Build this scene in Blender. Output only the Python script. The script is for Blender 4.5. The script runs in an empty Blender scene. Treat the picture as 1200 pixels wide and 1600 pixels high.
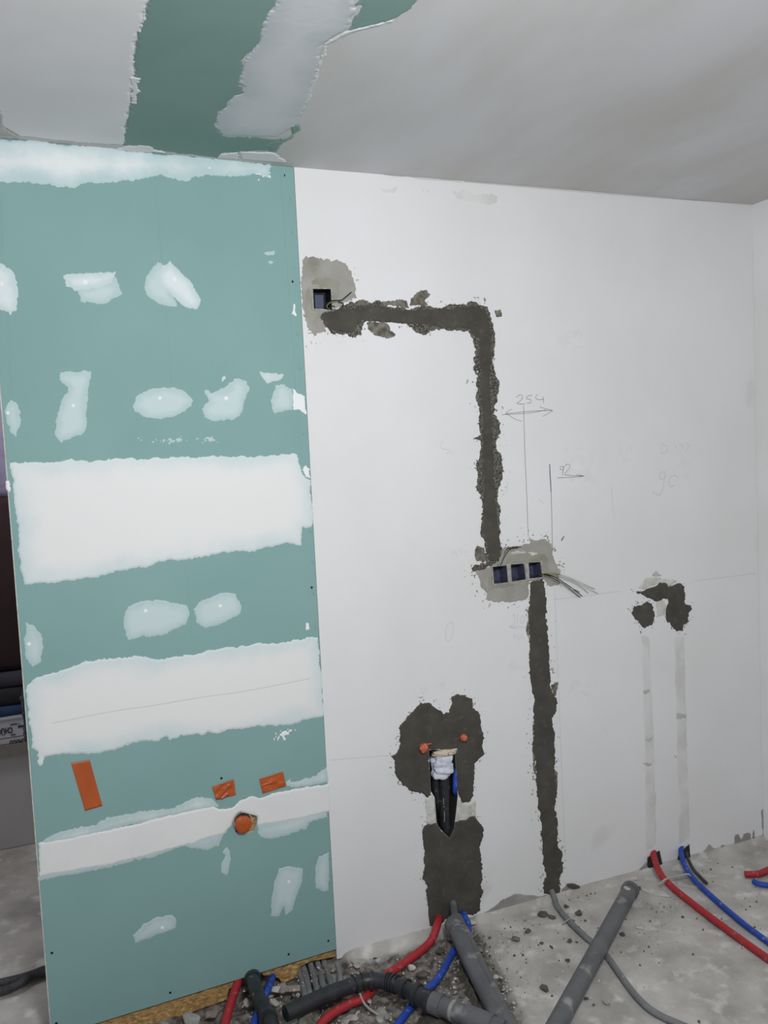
import bpy, bmesh, math, random
import numpy as np
from mathutils import Vector, Matrix
from mathutils.geometry import tessellate_polygon
SC = bpy.context.scene
COL = SC.collection
H = 2.5                      # ceiling height
TH = 0.0494                  # the plasterboard partition turns 2.8 degrees out of the wall's plane
XR = 1.819                   # right-hand corner

# ------------------------------------------------------------------ camera
YAW, PITCH, ROLL, FPX = 0.387, -0.0703, -0.0484, 1346.1
CAM = np.array([-0.8047, -2.5634, 1.629])
fw = np.array([math.sin(YAW)*math.cos(PITCH), math.cos(YAW)*math.cos(PITCH), math.sin(PITCH)])
r0 = np.array([math.cos(YAW), -math.sin(YAW), 0.0]); u0 = np.cross(r0, fw)
rt = r0*math.cos(ROLL) + u0*math.sin(ROLL); up = -r0*math.sin(ROLL) + u0*math.cos(ROLL)
cd = bpy.data.cameras.new('camera'); co = bpy.data.objects.new('camera', cd); COL.objects.link(co)
co.matrix_world = Matrix(((rt[0], up[0], -fw[0], CAM[0]), (rt[1], up[1], -fw[1], CAM[1]), (rt[2], up[2], -fw[2], CAM[2]), (0, 0, 0, 1)))
cd.sensor_fit = 'HORIZONTAL'; cd.sensor_width = 36; cd.lens = FPX/1200*36; cd.clip_start = .05
SC.camera = co
# ------------------------------------------------------------------ light
w = bpy.data.worlds.new('world'); SC.world = w; w.use_nodes = True
w.node_tree.nodes['Background'].inputs[0].default_value = (.86, .90, 1.0, 1)
w.node_tree.nodes['Background'].inputs[1].default_value = .30
def area(name, loc, target, size, power, color=(1, 1, 1)):
    l = bpy.data.lights.new(name, 'AREA'); l.energy = power; l.size = size; l.color = color
    o = bpy.data.objects.new(name, l); COL.objects.link(o); o.location = loc
    o.rotation_euler = (Vector(target)-Vector(loc)).to_track_quat('-Z', 'Y').to_euler(); return o
area('work_light', (-.38, -2.35, 2.14), (.15, 0, 1.7), .35, 38, (.97, .985, 1.0))
area('far_room_fill', (-1.3, .75, 2.3), (-1.2, 1.1, .9), .4, 8.5, (1.0, .97, .95))  # fill light added to brighten the far room, no lamp is seen there
SC.view_settings.view_transform = 'Standard'; SC.view_settings.look = 'None'
SC.view_settings.gamma = 1; SC.view_settings.use_curve_mapping = False; SC.view_settings.exposure = 0.0

# ------------------------------------------------------------------ helpers
def ray(q):
    return fw*FPX + rt*(q[0]-600) - up*(q[1]-800)
class Plane:
    def __init__(s, O, U, V, N): s.O, s.U, s.V, s.N = [np.array(a, float) for a in (O, U, V, N)]
    def uv(s, q, h=0.0):
        d = ray(q); t = ((s.O+s.N*h-CAM)@s.N)/(d@s.N); P = CAM+d*t-s.O
        return (P@s.U, P@s.V)
    def w(s, u, v, h=0.0): return s.O+s.U*u+s.V*v+s.N*h
    def at(s, q, h=0.0):
        u, v = s.uv(q, h); return Vector(s.w(u, v, h))
c, sn = math.cos(TH), math.sin(TH)
WALL = Plane((0, 0, 0), (1, 0, 0), (0, 0, 1), (0, -1, 0))
BOARD = Plane((0, 0, 0), (c, sn, 0), (0, 0, 1), (sn, -c, 0))
CEIL = Plane((0, 0, H), (1, 0, 0), (0, 1, 0), (0, 0, -1))
FLOOR = Plane((0, 0, 0), (1, 0, 0), (0, 1, 0), (0, 0, 1))
RIGHT = Plane((XR, 0, 0), (0, -1, 0), (0, 0, 1), (-1, 0, 0))
def Z(ox, oy, s, pts): return [(ox+x/s, oy+y/s) for x, y in pts]      # close-up coordinates to photo coordinates

def mat(name, col, rough=.8, col2=None, scale=8, bump=0, bscale=60, metal=0, contrast=(.35, .65), detail=6, spec=.3, dirt=None, stretch=(1, 1, 1)):
    m = bpy.data.materials.new(name); m.use_nodes = True; nt = m.node_tree; b = nt.nodes['Principled BSDF']
    b.inputs['Base Color'].default_value = (*col, 1); b.inputs['Roughness'].default_value = rough; b.inputs['Metallic'].default_value = metal
    b.inputs['Specular IOR Level'].default_value = spec
    g = nt.nodes.new('ShaderNodeNewGeometry'); mp = nt.nodes.new('ShaderNodeMapping'); nt.links.new(g.outputs['Position'], mp.inputs[0]); mp.inputs['Scale'].default_value = stretch
    def noise(sc, det): n = nt.nodes.new('ShaderNodeTexNoise'); n.inputs['Scale'].default_value = sc; n.inputs['Detail'].default_value = det; nt.links.new(mp.outputs[0], n.inputs['Vector']); return n
    out = None
    if col2:
        n = noise(scale, detail); r = nt.nodes.new('ShaderNodeValToRGB'); nt.links.new(n.outputs['Fac'], r.inputs[0])
        r.color_ramp.elements[0].position, r.color_ramp.elements[1].position = contrast
        r.color_ramp.elements[0].color = (*col, 1); r.color_ramp.elements[1].color = (*col2, 1); out = r.outputs[0]
    if dirt:     # (colour, scale, lo, hi)
        n = noise(dirt[1], 8); r = nt.nodes.new('ShaderNodeMapRange'); nt.links.new(n.outputs['Fac'], r.inputs[0])
        r.inputs['From Min'].default_value = dirt[2]; r.inputs['From Max'].default_value = dirt[3]
        x = nt.nodes.new('ShaderNodeMix'); x.data_type = 'RGBA'; nt.links.new(r.outputs[0], x.inputs[0])
        if out: nt.links.new(out, x.inputs[6])
        else: x.inputs[6].default_value = (*col, 1)
        x.inputs[7].default_value = (*dirt[0], 1); out = x.outputs[2]
    if out: nt.links.new(out, b.inputs['Base Color'])
    if bump:
        n = noise(bscale, 5); bp = nt.nodes.new('ShaderNodeBump'); bp.inputs['Strength'].default_value = bump; bp.inputs['Distance'].default_value = .004
        nt.links.new(n.outputs['Fac'], bp.inputs['Height']); nt.links.new(bp.outputs[0], b.inputs['Normal'])
    return m
def thin_mat(name, edge, core, lo=.1, hi=.9, nsc=9, namp=.5, bump=.15):
    """filler: where the coat is thin (attribute 'coat') the board tints it"""
    m = mat(name, core, .75, bump=bump, bscale=45); nt = m.node_tree; b = nt.nodes['Principled BSDF']
    a = nt.nodes.new('ShaderNodeAttribute'); a.attribute_name = 'coat'
    n = nt.nodes.new('ShaderNodeTexNoise'); n.inputs['Scale'].default_value = nsc; n.inputs['Detail'].default_value = 4
    g = nt.nodes.new('ShaderNodeNewGeometry'); nt.links.new(g.outputs['Position'], n.inputs['Vector'])
    ma = nt.nodes.new('ShaderNodeMath'); ma.operation = 'MULTIPLY_ADD'; ma.inputs[1].default_value = namp*2; nt.links.new(n.outputs['Fac'], ma.inputs[0])
    ad = nt.nodes.new('ShaderNodeMath'); ad.operation = 'SUBTRACT'; nt.links.new(a.outputs['Fac'], ad.inputs[0]); ad.inputs[1].default_value = namp
    nt.links.new(ad.outputs[0], ma.inputs[2])
    r = nt.nodes.new('ShaderNodeMapRange'); r.interpolation_type = 'SMOOTHSTEP'; r.inputs['From Min'].default_value = lo; r.inputs['From Max'].default_value = hi; nt.links.new(ma.outputs[0], r.inputs[0])
    x = nt.nodes.new('ShaderNodeMix'); x.data_type = 'RGBA'; nt.links.new(r.outputs[0], x.inputs[0]); x.inputs[6].default_value = (*edge, 1); x.inputs[7].default_value = (*core, 1)
    nt.links.new(x.outputs[2], b.inputs['Base Color']); return m

M = {}
M['white'] = mat('white_wall_paint', (.78, .78, .785), .7, (.74, .735, .725), 2.2, .12, 35, dirt=((.58, .57, .53), 3.1, .66, .80))
M['rightwall'] = mat('white_side_wall_paint', (.82, .82, .82), .7, (.76, .755, .74), 3, .12, 35)
M['ceiling'] = mat('grey_skim_plaster', (.655, .66, .67), .8, (.575, .56, .54), 1.6, .12, 18, stretch=(1.6, .6, 1), contrast=(.4, .6))
M['teal'] = mat('green_plasterboard_paper', (.222, .378, .362), .75, (.242, .400, .384), 3, .03, 120)
M['ceilteal'] = mat('green_ceiling_board_paper', (.205, .325, .290), .75, (.225, .347, .311), 5, .05, 90)
M['paper'] = mat('board_edge_plaster', (.70, .68, .62), .9, (.5, .46, .38), 60)
M['bandfill'] = thin_mat('joint_filler', (.62, .71, .72), (.80, .80, .785), -.25, .75, 5, .75)
M['topfill'] = thin_mat('top_tape_filler', (.50, .64, .65), (.80, .82, .82), -.05, 1.0, 7, .9)
M['patchfill'] = thin_mat('spot_filler', (.47, .60, .60), (.56, .67, .675), .1, .9, 25, .35)
M['densefill'] = thin_mat('dense_spot_filler', (.58, .68, .68), (.72, .78, .78), .1, .9, 20, .35)
M['wingfill'] = thin_mat('feathered_filler', (.49, .61, .61), (.68, .75, .75), .1, .9, 12, .4)
M['whitefill'] = mat('white_filler_core', (.80, .80, .785), .75, (.76, .76, .75), 6, .2, 25)
M['dotfill'] = mat('screw_filler', (.84, .86, .86), .7)
M['ceilfill'] = thin_mat('ceiling_filler', (.53, .58, .60), (.64, .66, .68), -.1, 1, 6, .9)
M['ceilskim'] = mat('ceiling_pale_skim', (.83, .82, .83), .8, (.77, .76, .76), 3, .15, 14)
M['lip'] = mat('filler_ridge', (.66, .67, .66), .8)
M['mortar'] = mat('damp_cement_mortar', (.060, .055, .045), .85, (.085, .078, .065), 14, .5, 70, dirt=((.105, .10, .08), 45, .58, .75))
M['mortar2'] = mat('half_dry_cement_mortar', (.10, .09, .068), .9, (.24, .23, .195), 45, .8, 120, contrast=(.38, .66))
M['speck'] = mat('mortar_speck', (.20, .195, .17), .9, (.50, .49, .46), 55, .3, 120, contrast=(.4, .62))
M['rough'] = mat('rough_mortar_edge', (.045, .041, .034), .9, (.21, .20, .17), 260, 1, 260, contrast=(.42, .62))
M['greyplaster'] = mat('dried_grey_plaster', (.38, .37, .34), .85, (.30, .29, .255), 12, .4, 40, dirt=((.22, .21, .165), 9, .54, .72))
M['stain'] = mat('stained_grey_plaster', (.26, .25, .205), .85, (.35, .34, .29), 16, .4, 40)
M['pale'] = mat('chipped_white_plaster', (.66, .65, .61), .9, (.50, .49, .44), 35, 1, 60)
M['bare'] = mat('bare_grey_render', (.27, .262, .25), .9, (.36, .35, .335), 12, .5, 50)
M['channel'] = mat('filled_chase_plaster', (.61, .605, .585), .8, (.72, .715, .70), 9, .2, 40, contrast=(.38, .62))
M['smear'] = mat('faint_dirt_on_paint', (.73, .725, .71), .8, (.78, .78, .78), 25)
M['smudge'] = mat('grey_smudge', (.44, .43, .41), .85, (.55, .54, .52), 50)
M['pencil'] = mat('pencil_lead', (.20, .20, .21), .6)
M['faint'] = mat('faint_pencil_lead', (.50, .50, .50), .6)
M['floor'] = mat('dusty_concrete', (.36, .345, .32), .9, (.54, .52, .49), 7, .6, 60, dirt=((.66, .64, .61), 15, .55, .72), detail=9)
M['chunk'] = mat('grey_plaster_rubble', (.30, .285, .26), .95, (.44, .43, .40), 30, .8, 90)
M['chunkw'] = mat('pale_plaster_rubble', (.58, .56, .52), .95, (.48, .46, .42), 40, .6, 90)
M['chunkd'] = mat('dark_mortar_lump', (.085, .08, .07), .95, (.13, .125, .11), 40, 1, 90)
M['brick'] = mat('brownish_rubble', (.24, .185, .165), .95, (.36, .30, .28), 25, 1, 60)
M['osb'] = mat('osb_strand_board', (.50, .31, .12), .8, (.30, .17, .06), 70, .6, 90, contrast=(.42, .62), stretch=(1, 1, 2.2), dirt=((.66, .47, .23), 55, .56, .66))
M['boxblue'] = mat('dark_blue_box_plastic', (.045, .055, .095), .45, (.085, .095, .14), 50, 0, spec=.4)
M['boxlight'] = mat('slate_box_plastic', (.085, .10, .16), .5)
M['boxblack'] = mat('black_box_plastic', (.008, .008, .012), .5)
M['rimdust'] = mat('plaster_dusted_rim', (.46, .45, .41), .9, (.27, .26, .235), 80, .8, 150)
M['red'] = mat('red_conduit', (.42, .025, .032), .5, (.36, .03, .035), 20, dirt=((.45, .20, .20), 60, .60, .80), spec=.35)
M['blue'] = mat('blue_conduit', (.018, .075, .42), .45, (.02, .06, .34), 20, dirt=((.25, .30, .45), 60, .60, .80), spec=.35)
M['greypipe'] = mat('grey_drain_pipe', (.105, .108, .115), .5, (.14, .142, .148), 14, .1, 50, dirt=((.30, .295, .285), 20, .60, .74), spec=.35)
M['blackpipe'] = mat('black_drain_pipe', (.016, .018, .022), .4, (.03, .032, .036), 30, .1, 60, dirt=((.22, .22, .21), 45, .64, .76), spec=.45)
M['conduit'] = mat('grey_flexible_conduit', (.17, .17, .175), .6, (.22, .22, .22), 30, dirt=((.38, .37, .35), 60, .62, .76))
M['darkhose'] = mat('dark_flexible_conduit', (.045, .045, .05), .6, (.07, .07, .075), 30)
M['strap'] = mat('galvanised_strap', (.42, .42, .40), .55, (.30, .30, .28), 60, metal=.3)
M['tie'] = mat('dusty_cable_tie', (.40, .39, .37), .7)
M['tape'] = mat('orange_tape', (.50, .105, .022), .42, (.42, .085, .02), 18, .25, 60, spec=.4)
M['tapered'] = mat('orange_red_tape', (.56, .085, .035), .38, (.62, .22, .12), 90, .8, 130, spec=.5)
M['cap'] = mat('pipe_cap_grey', (.33, .36, .34), .5)
M['wireblack'] = mat('black_wire', (.012, .012, .012), .4)
M['wiregreen'] = mat('green_yellow_wire', (.30, .33, .08), .5)
M['wirepale'] = mat('grey_wire', (.42, .42, .40), .6)
M['cloth'] = mat('white_plastic_wrap', (.74, .76, .82), .5, (.55, .58, .68), 60, .5, 60)
M['foam'] = mat('beige_foam', (.66, .55, .40), .9, (.75, .66, .52), 60, .8, 90)
M['holeshade'] = mat('recess_shade', (.03, .029, .027), .95)  # near-black colour that paints shade into holes and gaps
M['frame'] = mat('pale_window_frame', (.52, .53, .56), .5, (.46, .47, .50), 12)
M['sill'] = mat('grey_brown_sill', (.20, .185, .16), .8, (.24, .225, .20), 12)
M['ink'] = mat('black_print', (.03, .03, .035), .6)
M['farwall'] = mat('pale_render', (.50, .485, .48), .9, (.44, .43, .43), 4, .2, 30)
M['lavender'] = mat('lavender_plastic_film', (.42, .39, .55), .35, (.30, .27, .42), 9, .6, 14, spec=.5)
M['maroon'] = mat('dark_brown_cloth', (.028, .016, .018), .8, (.04, .022, .024), 6)
M['slate'] = mat('slate_cloth', (.055, .052, .075), .8, (.04, .038, .055), 9)
M['charcoal'] = mat('charcoal_cloth', (.025, .024, .027), .8)
M['navy'] = mat('navy_cloth', (.03, .06, .13), .8, (.02, .04, .09), 10)
M['wrapnavy'] = mat('dark_blue_plastic_film', (.018, .022, .055), .35, (.16, .18, .30), 60, .6, 60, contrast=(.6, .8), spec=.6)  # paler flecks in the colour imitate highlights on the crumpled film
gl = bpy.data.materials.new('dark_window_glass'); gl.use_nodes = True; b = gl.node_tree.nodes['Principled BSDF']
b.inputs['Base Color'].default_value = (.02, .02, .025, 1); b.inputs['Roughness'].default_value = .08; M['glass'] = gl

def setp(o, label=None, cat=None, group=None, kind=None):
    if label: o['label'] = label
    if cat: o['category'] = cat
    if group: o['group'] = group
    if kind: o['kind'] = kind
    return o
def mesh_obj(name, verts, faces, m, parent=None, smooth=False, attr=None, origin=None):
    V = np.array(verts, float)
    O = np.array(origin if origin is not None else V.mean(0))
    me = bpy.data.meshes.new(name); me.from_pydata((V-O).tolist(), [], faces); me.materials.append(M[m])
    if smooth: me.polygons.foreach_set('use_smooth', [True]*len(me.polygons))
    if attr is not None:
        a = me.attributes.new('coat', 'FLOAT', 'POINT'); a.data.foreach_set('value', np.array(attr, 'f'))
    me.update()
    o = bpy.data.objects.new(name, me); COL.objects.link(o)
    o.location = O
    if parent: o.parent = parent; o.location = Vector(O)-wloc(parent)
    return o
def wloc(o):
    v = Vector(o.location)
    while o.parent: o = o.parent; v = v+o.location
    return v
def empty(name, loc, label, cat, group=None):
    o = bpy.data.objects.new(name, None); COL.objects.link(o); o.location = loc; o.empty_display_size = .05
    return setp(o, label, cat, group)

# ---- ragged coats: a height field over a traced outline, cut along its zero line
def vnoise(U, V, seed):
    rs = np.random.RandomState(seed); T = rs.rand(256, 256)*2-1
    i = np.floor(U).astype(int); j = np.floor(V).astype(int); fx = U-i; fy = V-j
    fx = fx*fx*(3-2*fx); fy = fy*fy*(3-2*fy)
    g = lambda a, b: T[a % 256, b % 256]
    return (g(i, j)*(1-fx)+g(i+1, j)*fx)*(1-fy)+(g(i, j+1)*(1-fx)+g(i+1, j+1)*fx)*fy
def fbm(U, V, waves, seed):
    r = 0
    for k, (l, a) in enumerate(waves): r = r+a*vnoise(U/l, V/l, seed+k*7)
    return r
def sdf(U, V, P):
    d = np.full(U.shape, 1e9); ins = np.zeros(U.shape, bool); n = len(P)
    for i in range(n):
        ax, ay = P[i]; bx, by = P[(i+1) % n]; ex, ey = bx-ax, by-ay; L = ex*ex+ey*ey+1e-12
        t = np.clip(((U-ax)*ex+(V-ay)*ey)/L, 0, 1); d = np.minimum(d, (U-ax-t*ex)**2+(V-ay-t*ey)**2)
        if abs(ey) > 1e-12:
            cr = ((ay > V) != (by > V)) & (U < ex*(V-ay)/ey+ax); ins ^= cr
    d = np.sqrt(d); return np.where(ins, d, -d)
RES = 1.0
def patch(name, polys, plane, m, parent=None, amp=.004, res=.003, h=.0015, w=.01, cw=.04, seed=1, holes=(), off=0.0, waves=None, rough=0.0, clip=None, label=None, isuv=False, kind=None):
    res = res*RES
    PP = [p if isuv else [plane.uv(q) for q in p] for p in polys]; HH = [[plane.uv(q) for q in p] for p in holes]
    A = np.array(sum(PP, [])); lo = A.min(0)-amp*3-res*2; hi = A.max(0)+amp*3+res*2
    us = np.arange(lo[0], hi[0], res); vs = np.arange(lo[1], hi[1], res); U, V = np.meshgrid(us, vs, indexing='ij')
    s = sdf(U, V, PP[0])
    for p in PP[1:]: s = np.maximum(s, sdf(U, V, p))
    wv = waves or [(.05, .8), (.018, .7), (.008, .6), (.0045, .5)]
    f = s+amp*fbm(U, V, wv, seed)
    for p in HH: f = np.minimum(f, -sdf(U, V, p))
    if clip: f = clip(f, U, V)
    f[0, :] = f[-1, :] = -1; f[:, 0] = f[:, -1] = -1
    t = np.clip(f/w, 0, 1); hh = off+h*t*t*(3-2*t)+rough*fbm(U, V, [(.03, 1), (.012, .6), (.006, .5)], seed+50)*np.clip(f/w, 0, 1)
    coat = np.clip(f/cw, 0, 1)
    vid = {}; verts = []; at = []; faces = []
    def vtx(i, j):
        k = (i, j)
        if k not in vid: vid[k] = len(verts); verts.append((U[i, j], V[i, j], hh[i, j])); at.append(coat[i, j])
        return vid[k]
    def edge(a, b):
        k = (a, b) if a < b else (b, a)
        if k not in vid:
            fa, fb = f[k[0]], f[k[1]]; tt = min(max(fa/(fa-fb), .02), .98)
            vid[k] = len(verts); verts.append((U[k[0]]*(1-tt)+U[k[1]]*tt, V[k[0]]*(1-tt)+V[k[1]]*tt, off-.0002)); at.append(0.0)
        return vid[k]
    P_ = f > 0; cells = P_[:-1, :-1] | P_[1:, :-1] | P_[1:, 1:] | P_[:-1, 1:]
    for i, j in np.argwhere(cells):
        cs = [(i, j), (i+1, j), (i+1, j+1), (i, j+1)]; poly = []
        for q in range(4):
            a, b_ = cs[q], cs[(q+1) % 4]
            if P_[a]: poly.append(vtx(*a))
            if P_[a] != P_[b_]: poly.append(edge(a, b_))
        if len(poly) > 2: faces.append(poly)
    if not faces: return None
    A = np.array(verts); W = plane.O+A[:, :1]*plane.U+A[:, 1:2]*plane.V+A[:, 2:3]*plane.N
    if np.cross(plane.U, plane.V)@plane.N < 0: faces = [x[::-1] for x in faces]
    o = mesh_obj(name, W, faces, m, parent, True, at)
    if label: o['label'] = label
    if kind: o['kind'] = kind
    return o

def slab(name, outer, holes, plane, d0, d1, m, parent=None):
    """polygon (u,v) with holes, front at height d0 above the plane, back at d1"""
    loops = [[Vector((u, v, 0)) for u, v in L] for L in [outer]+list(holes)]
    tri = tessellate_polygon(loops); flat = [p for L in loops for p in L]; n = len(flat)
    V = [plane.w(p.x, p.y, d0) for p in flat]+[plane.w(p.x, p.y, d1) for p in flat]
    F = [tuple(t) for t in tri]+[tuple(n+i for i in t[::-1]) for t in tri]
    k = 0
    for L in loops:
        for i in range(len(L)): a, b = k+i, k+(i+1) % len(L); F.append((a, b, b+n, a+n))
        k += len(L)
    o = mesh_obj(name, V, F, m, parent)
    bm = bmesh.new(); bm.from_mesh(o.data); bmesh.ops.recalc_face_normals(bm, faces=bm.faces); bm.to_mesh(o.data); bm.free()
    return o
def box(name, lo, hi, m, parent=None, bevel=0):
    lo, hi = np.array(lo, float), np.array(hi, float)
    V = [(x, y, z) for x in (lo[0], hi[0]) for y in (lo[1], hi[1]) for z in (lo[2], hi[2])]
    o = mesh_obj(name, V, [(0, 1, 3, 2), (4, 6, 7, 5), (0, 4, 5, 1), (2, 3, 7, 6), (0, 2, 6, 4), (1, 5, 7, 3)], m, parent)
    if bevel:
        bm = bmesh.new(); bm.from_mesh(o.data); bmesh.ops.bevel(bm, geom=bm.edges[:], offset=bevel, segments=2, affect='EDGES'); bm.to_mesh(o.data); bm.free()
    return o
def spline(pts, step=.006):
    P = [np.array(p, float) for p in pts]; P = [2*P[0]-P[1]]+P+[2*P[-1]-P[-2]]; out = []
    for i in range(1, len(P)-2):
        L = np.linalg.norm(P[i+1]-P[i]); n = max(2, int(L/step))
        for k in range(n):
            t = k/n; a, b, c_, d = P[i-1], P[i], P[i+1], P[i+2]
            out.append(.5*((2*b)+(c_-a)*t+(2*a-5*b+4*c_-d)*t*t+(3*b-a-3*c_+d)*t**3))
    out.append(P[-2]); return np.array(out)
def tube(name, pts, r, m, parent=None, seg=16, step=.006, ribs=0, ribamp=.0006, caps=True, smoothline=True, rfun=None, hollow=0.0, label=None):
    C = spline(pts, step) if smoothline else np.array([list(p) for p in pts], float)
    T = np.gradient(C, axis=0); T /= np.linalg.norm(T, axis=1)[:, None]
    s = np.r_[0, np.cumsum(np.linalg.norm(np.diff(C, axis=0), axis=1))]
    n = np.cross(T[0], (0, 0, 1.)); n = n if np.linalg.norm(n) > .1 else np.cross(T[0], (1., 0, 0)); n /= np.linalg.norm(n)
    V = []; F = []
    for i in range(len(C)):
        n = n-T[i]*(n@T[i]); n /= np.linalg.norm(n); b = np.cross(T[i], n)
        rr = rfun(s[i]) if rfun else r
        if ribs: rr += ribamp*math.sin(2*math.pi*s[i]/ribs)
        for k in range(seg):
            a = 2*math.pi*k/seg; V.append(C[i]+rr*(math.cos(a)*n+math.sin(a)*b))
    for i in range(len(C)-1):
        for k in range(seg): a = i*seg+k; b = i*seg+(k+1) % seg; F.append((a, a+seg, b+seg, b))
    if caps:
        F.append(tuple(range(seg))); F.append(tuple(range(len(V)-1, len(V)-seg-1, -1)))
    o = mesh_obj(name, V, F, m, parent, True, origin=C[0])
    bm = bmesh.new(); bm.from_mesh(o.data); bmesh.ops.recalc_face_normals(bm, faces=bm.faces)
    for e in bm.edges:
        if len(e.link_faces) == 2 and e.calc_face_angle(0) > 1.0: e.smooth = False
    bm.to_mesh(o.data); bm.free()
    if label: o['label'] = label
    return o
def patches(name, polys, *a, label=None, seed=1, **k):
    for i, p in enumerate(polys): patch(name, [p], *a, label=label, seed=seed+i*5, **k)
def ribbon(name, strokes, plane, wid, m, parent, label=None, off=.0006):
    """flat pencil strokes lying on a plane, each stroke a polyline in photo coordinates"""
    V = []; F = []
    for st in strokes:
        P = [np.array(plane.uv(q)) for q in st]
        if len(P) > 2: P = [p[:2] for p in spline([(*p, 0) for p in P], .004)]
        P = np.array(P); T = np.gradient(P, axis=0); T /= np.linalg.norm(T, axis=1)[:, None]; N = np.c_[-T[:, 1], T[:, 0]]
        k = len(V)
        for p, n in zip(P, N):
            V.append(plane.w(*(p+n*wid/2), off)); V.append(plane.w(*(p-n*wid/2), off))
        for i in range(len(P)-1): F.append((k+2*i, k+2*i+1, k+2*i+3, k+2*i+2))
    o = mesh_obj(name, V, F, m, parent)
    if label: o['label'] = label
    return o
def uvs(plane, pts): return [plane.uv(q) for q in pts]
R3 = lambda p: Z(0, 380, 2.3077, p)
R4 = lambda p: Z(0, 700, 2.3077, p)
R5 = lambda p: Z(0, 1060, 2.2222, p)
R6 = lambda p: Z(0, 1300, 2.2222, p)
R7 = lambda p: Z(450, 390, 3, p)
R8 = lambda p: Z(680, 580, 3, p)
R9 = lambda p: Z(560, 1060, 3.5294, p)
R10 = lambda p: Z(940, 860, 3.3346, p)
R11 = lambda p: Z(760, 1300, 2.7273, p)
R12 = lambda p: Z(340, 1400, 2.7273, p)
K3 = lambda p: Z(760, 850, 6.6667, p)      # triple box close-up
K1 = lambda p: Z(470, 430, 12, p)          # single box close-up
KP = lambda p: Z(640, 1130, 8.889, p)      # pit close-up
KO = lambda p: Z(320, 1190, 8.5714, p)     # orange tape close-up

# ================================================================== SETTING
hole_triple = K3([(58, 232), (575, 180), (592, 345), (70, 420)])
hole_single = K1([(205, 240), (570, 240), (590, 470), (600, 660), (225, 655)])
hole_pit = R9([(388, 395), (532, 392), (545, 600), (548, 650), (528, 830), (503, 882), (455, 835), (432, 800), (420, 655), (398, 620)])
foot_red = R11([(683, 140), (684, 108), (708, 88), (735, 78), (742, 112), (752, 150), (700, 168)])
foot_blue = R11([(812, 108), (822, 84), (862, 50), (866, 100), (868, 128), (816, 140)])
EPS = .001
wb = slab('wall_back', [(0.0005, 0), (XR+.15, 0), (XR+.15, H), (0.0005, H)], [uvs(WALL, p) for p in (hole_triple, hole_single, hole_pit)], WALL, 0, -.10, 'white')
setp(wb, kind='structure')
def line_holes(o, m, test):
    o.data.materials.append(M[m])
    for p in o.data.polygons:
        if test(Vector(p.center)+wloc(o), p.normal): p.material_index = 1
line_holes(wb, 'holeshade', lambda c_, n_: abs(n_.y) < .5 and .01 < c_.x < XR-.02 and .01 < c_.z < H-.02)
core = box('wall_core', (0.0005, .1005, 0), (XR+.15, .20, H), 'bare', wb)
wr = box('wall_right', (XR, -3.2, 0), (XR+.15, -.0005, H), 'rightwall'); setp(wr, kind='structure')
ce = box('ceiling', (-2.6, -3.2, H+.0005), (XR+.15, 2.2, H+.12), 'ceiling'); setp(ce, kind='structure')

# ceiling boards and filler
ZC = lambda p: Z(0, 0, 2, p)
g1 = ZC([(455, -60), (450, 60), (428, 110), (420, 200), (418, 260), (408, 340), (386, 455), (520, 475), (680, 492), (690, 478), (800, 470), (862, 472), (890, 440), (800, 428), (700, 425), (672, 395), (684, 350), (735, 300), (765, 290), (752, 240), (765, 190), (812, 130), (825, 70), (860, 0), (880, -60)])
patch('bare_board_strip', [g1], CEIL, 'ceilteal', ce, amp=.006, h=.0008, w=.004, seed=3, label='green uncoated strip of ceiling board beside the partition')
g2 = ZC([(1100, -60), (1130, -5), (1098, 22), (1133, 15), (1088, 95), (1200, 68), (1260, 42), (1300, 5), (1330, -60)])
patch('bare_board_strip', [g2], CEIL, 'ceilteal', ce, amp=.004, h=.0008, w=.004, seed=5, label='small green uncoated area of ceiling board at the photo top edge')
f1 = ZC([(-300, -60), (452, -60), (448, 60), (426, 112), (420, 200), (414, 260), (404, 340), (384, 452), (200, 440), (60, 425), (15, 400), (-300, 380)])
patch('skimmed_area', [f1], CEIL, 'ceilskim', ce, amp=.005, res=.005, h=.0015, w=.006, seed=8, label='pale grey skim coat at the left of the ceiling')
f2 = ZC([(880, -60), (860, 0), (825, 70), (812, 130), (765, 190), (752, 240), (765, 290), (735, 300), (684, 350), (672, 395), (700, 420), (800, 424), (870, 424), (925, 395), (960, 330), (990, 210), (1012, 135), (1085, 92), (1110, 40), (1133, 15), (1100, 22), (1115, -60)])
patches('filler_coat', [f2], CEIL, 'ceilfill', ce, amp=.005, h=.0018, w=.006, cw=.07, seed=11, label='blue-grey cloudy filler coat between the green strip and the ridge')
patch('filler_lip', [ZC([(1230, 60), (1085, 95), (1040, 120), (1012, 135), (1008, 170), (992, 200), (985, 240), (965, 290), (945, 330), (948, 340), (972, 300), (994, 240), (1002, 200), (1018, 170), (1020, 140), (1090, 105), (1230, 68)])], CEIL, 'lip', ce, amp=.003, res=.002, h=.0016, w=.004, seed=13)
patch('filler_lip', [ZC([(450, -40), (445, 60), (430, 100), (438, 100), (452, 60), (458, -40)])], CEIL, 'lip', ce, amp=.002, res=.002, h=.0025, w=.004, seed=14)
patch('bare_board_strip', [ZC([(860, 474), (830, 458), (850, 440), (905, 425), (915, 395), (930, 390), (934, 405), (918, 432), (880, 450)])], CEIL, 'ceilteal', ce, amp=.006, res=.0022, h=.0025, w=.003, seed=15)
patches('filler_coat', [ZC([(345, 470), (400, 452), (470, 458), (520, 478)]), ZC([(405, 238), (432, 245), (440, 275), (425, 328), (408, 320)])], CEIL, 'ceilskim', ce, amp=.006, res=.0022, h=.0022, w=.003, seed=16)
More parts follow.
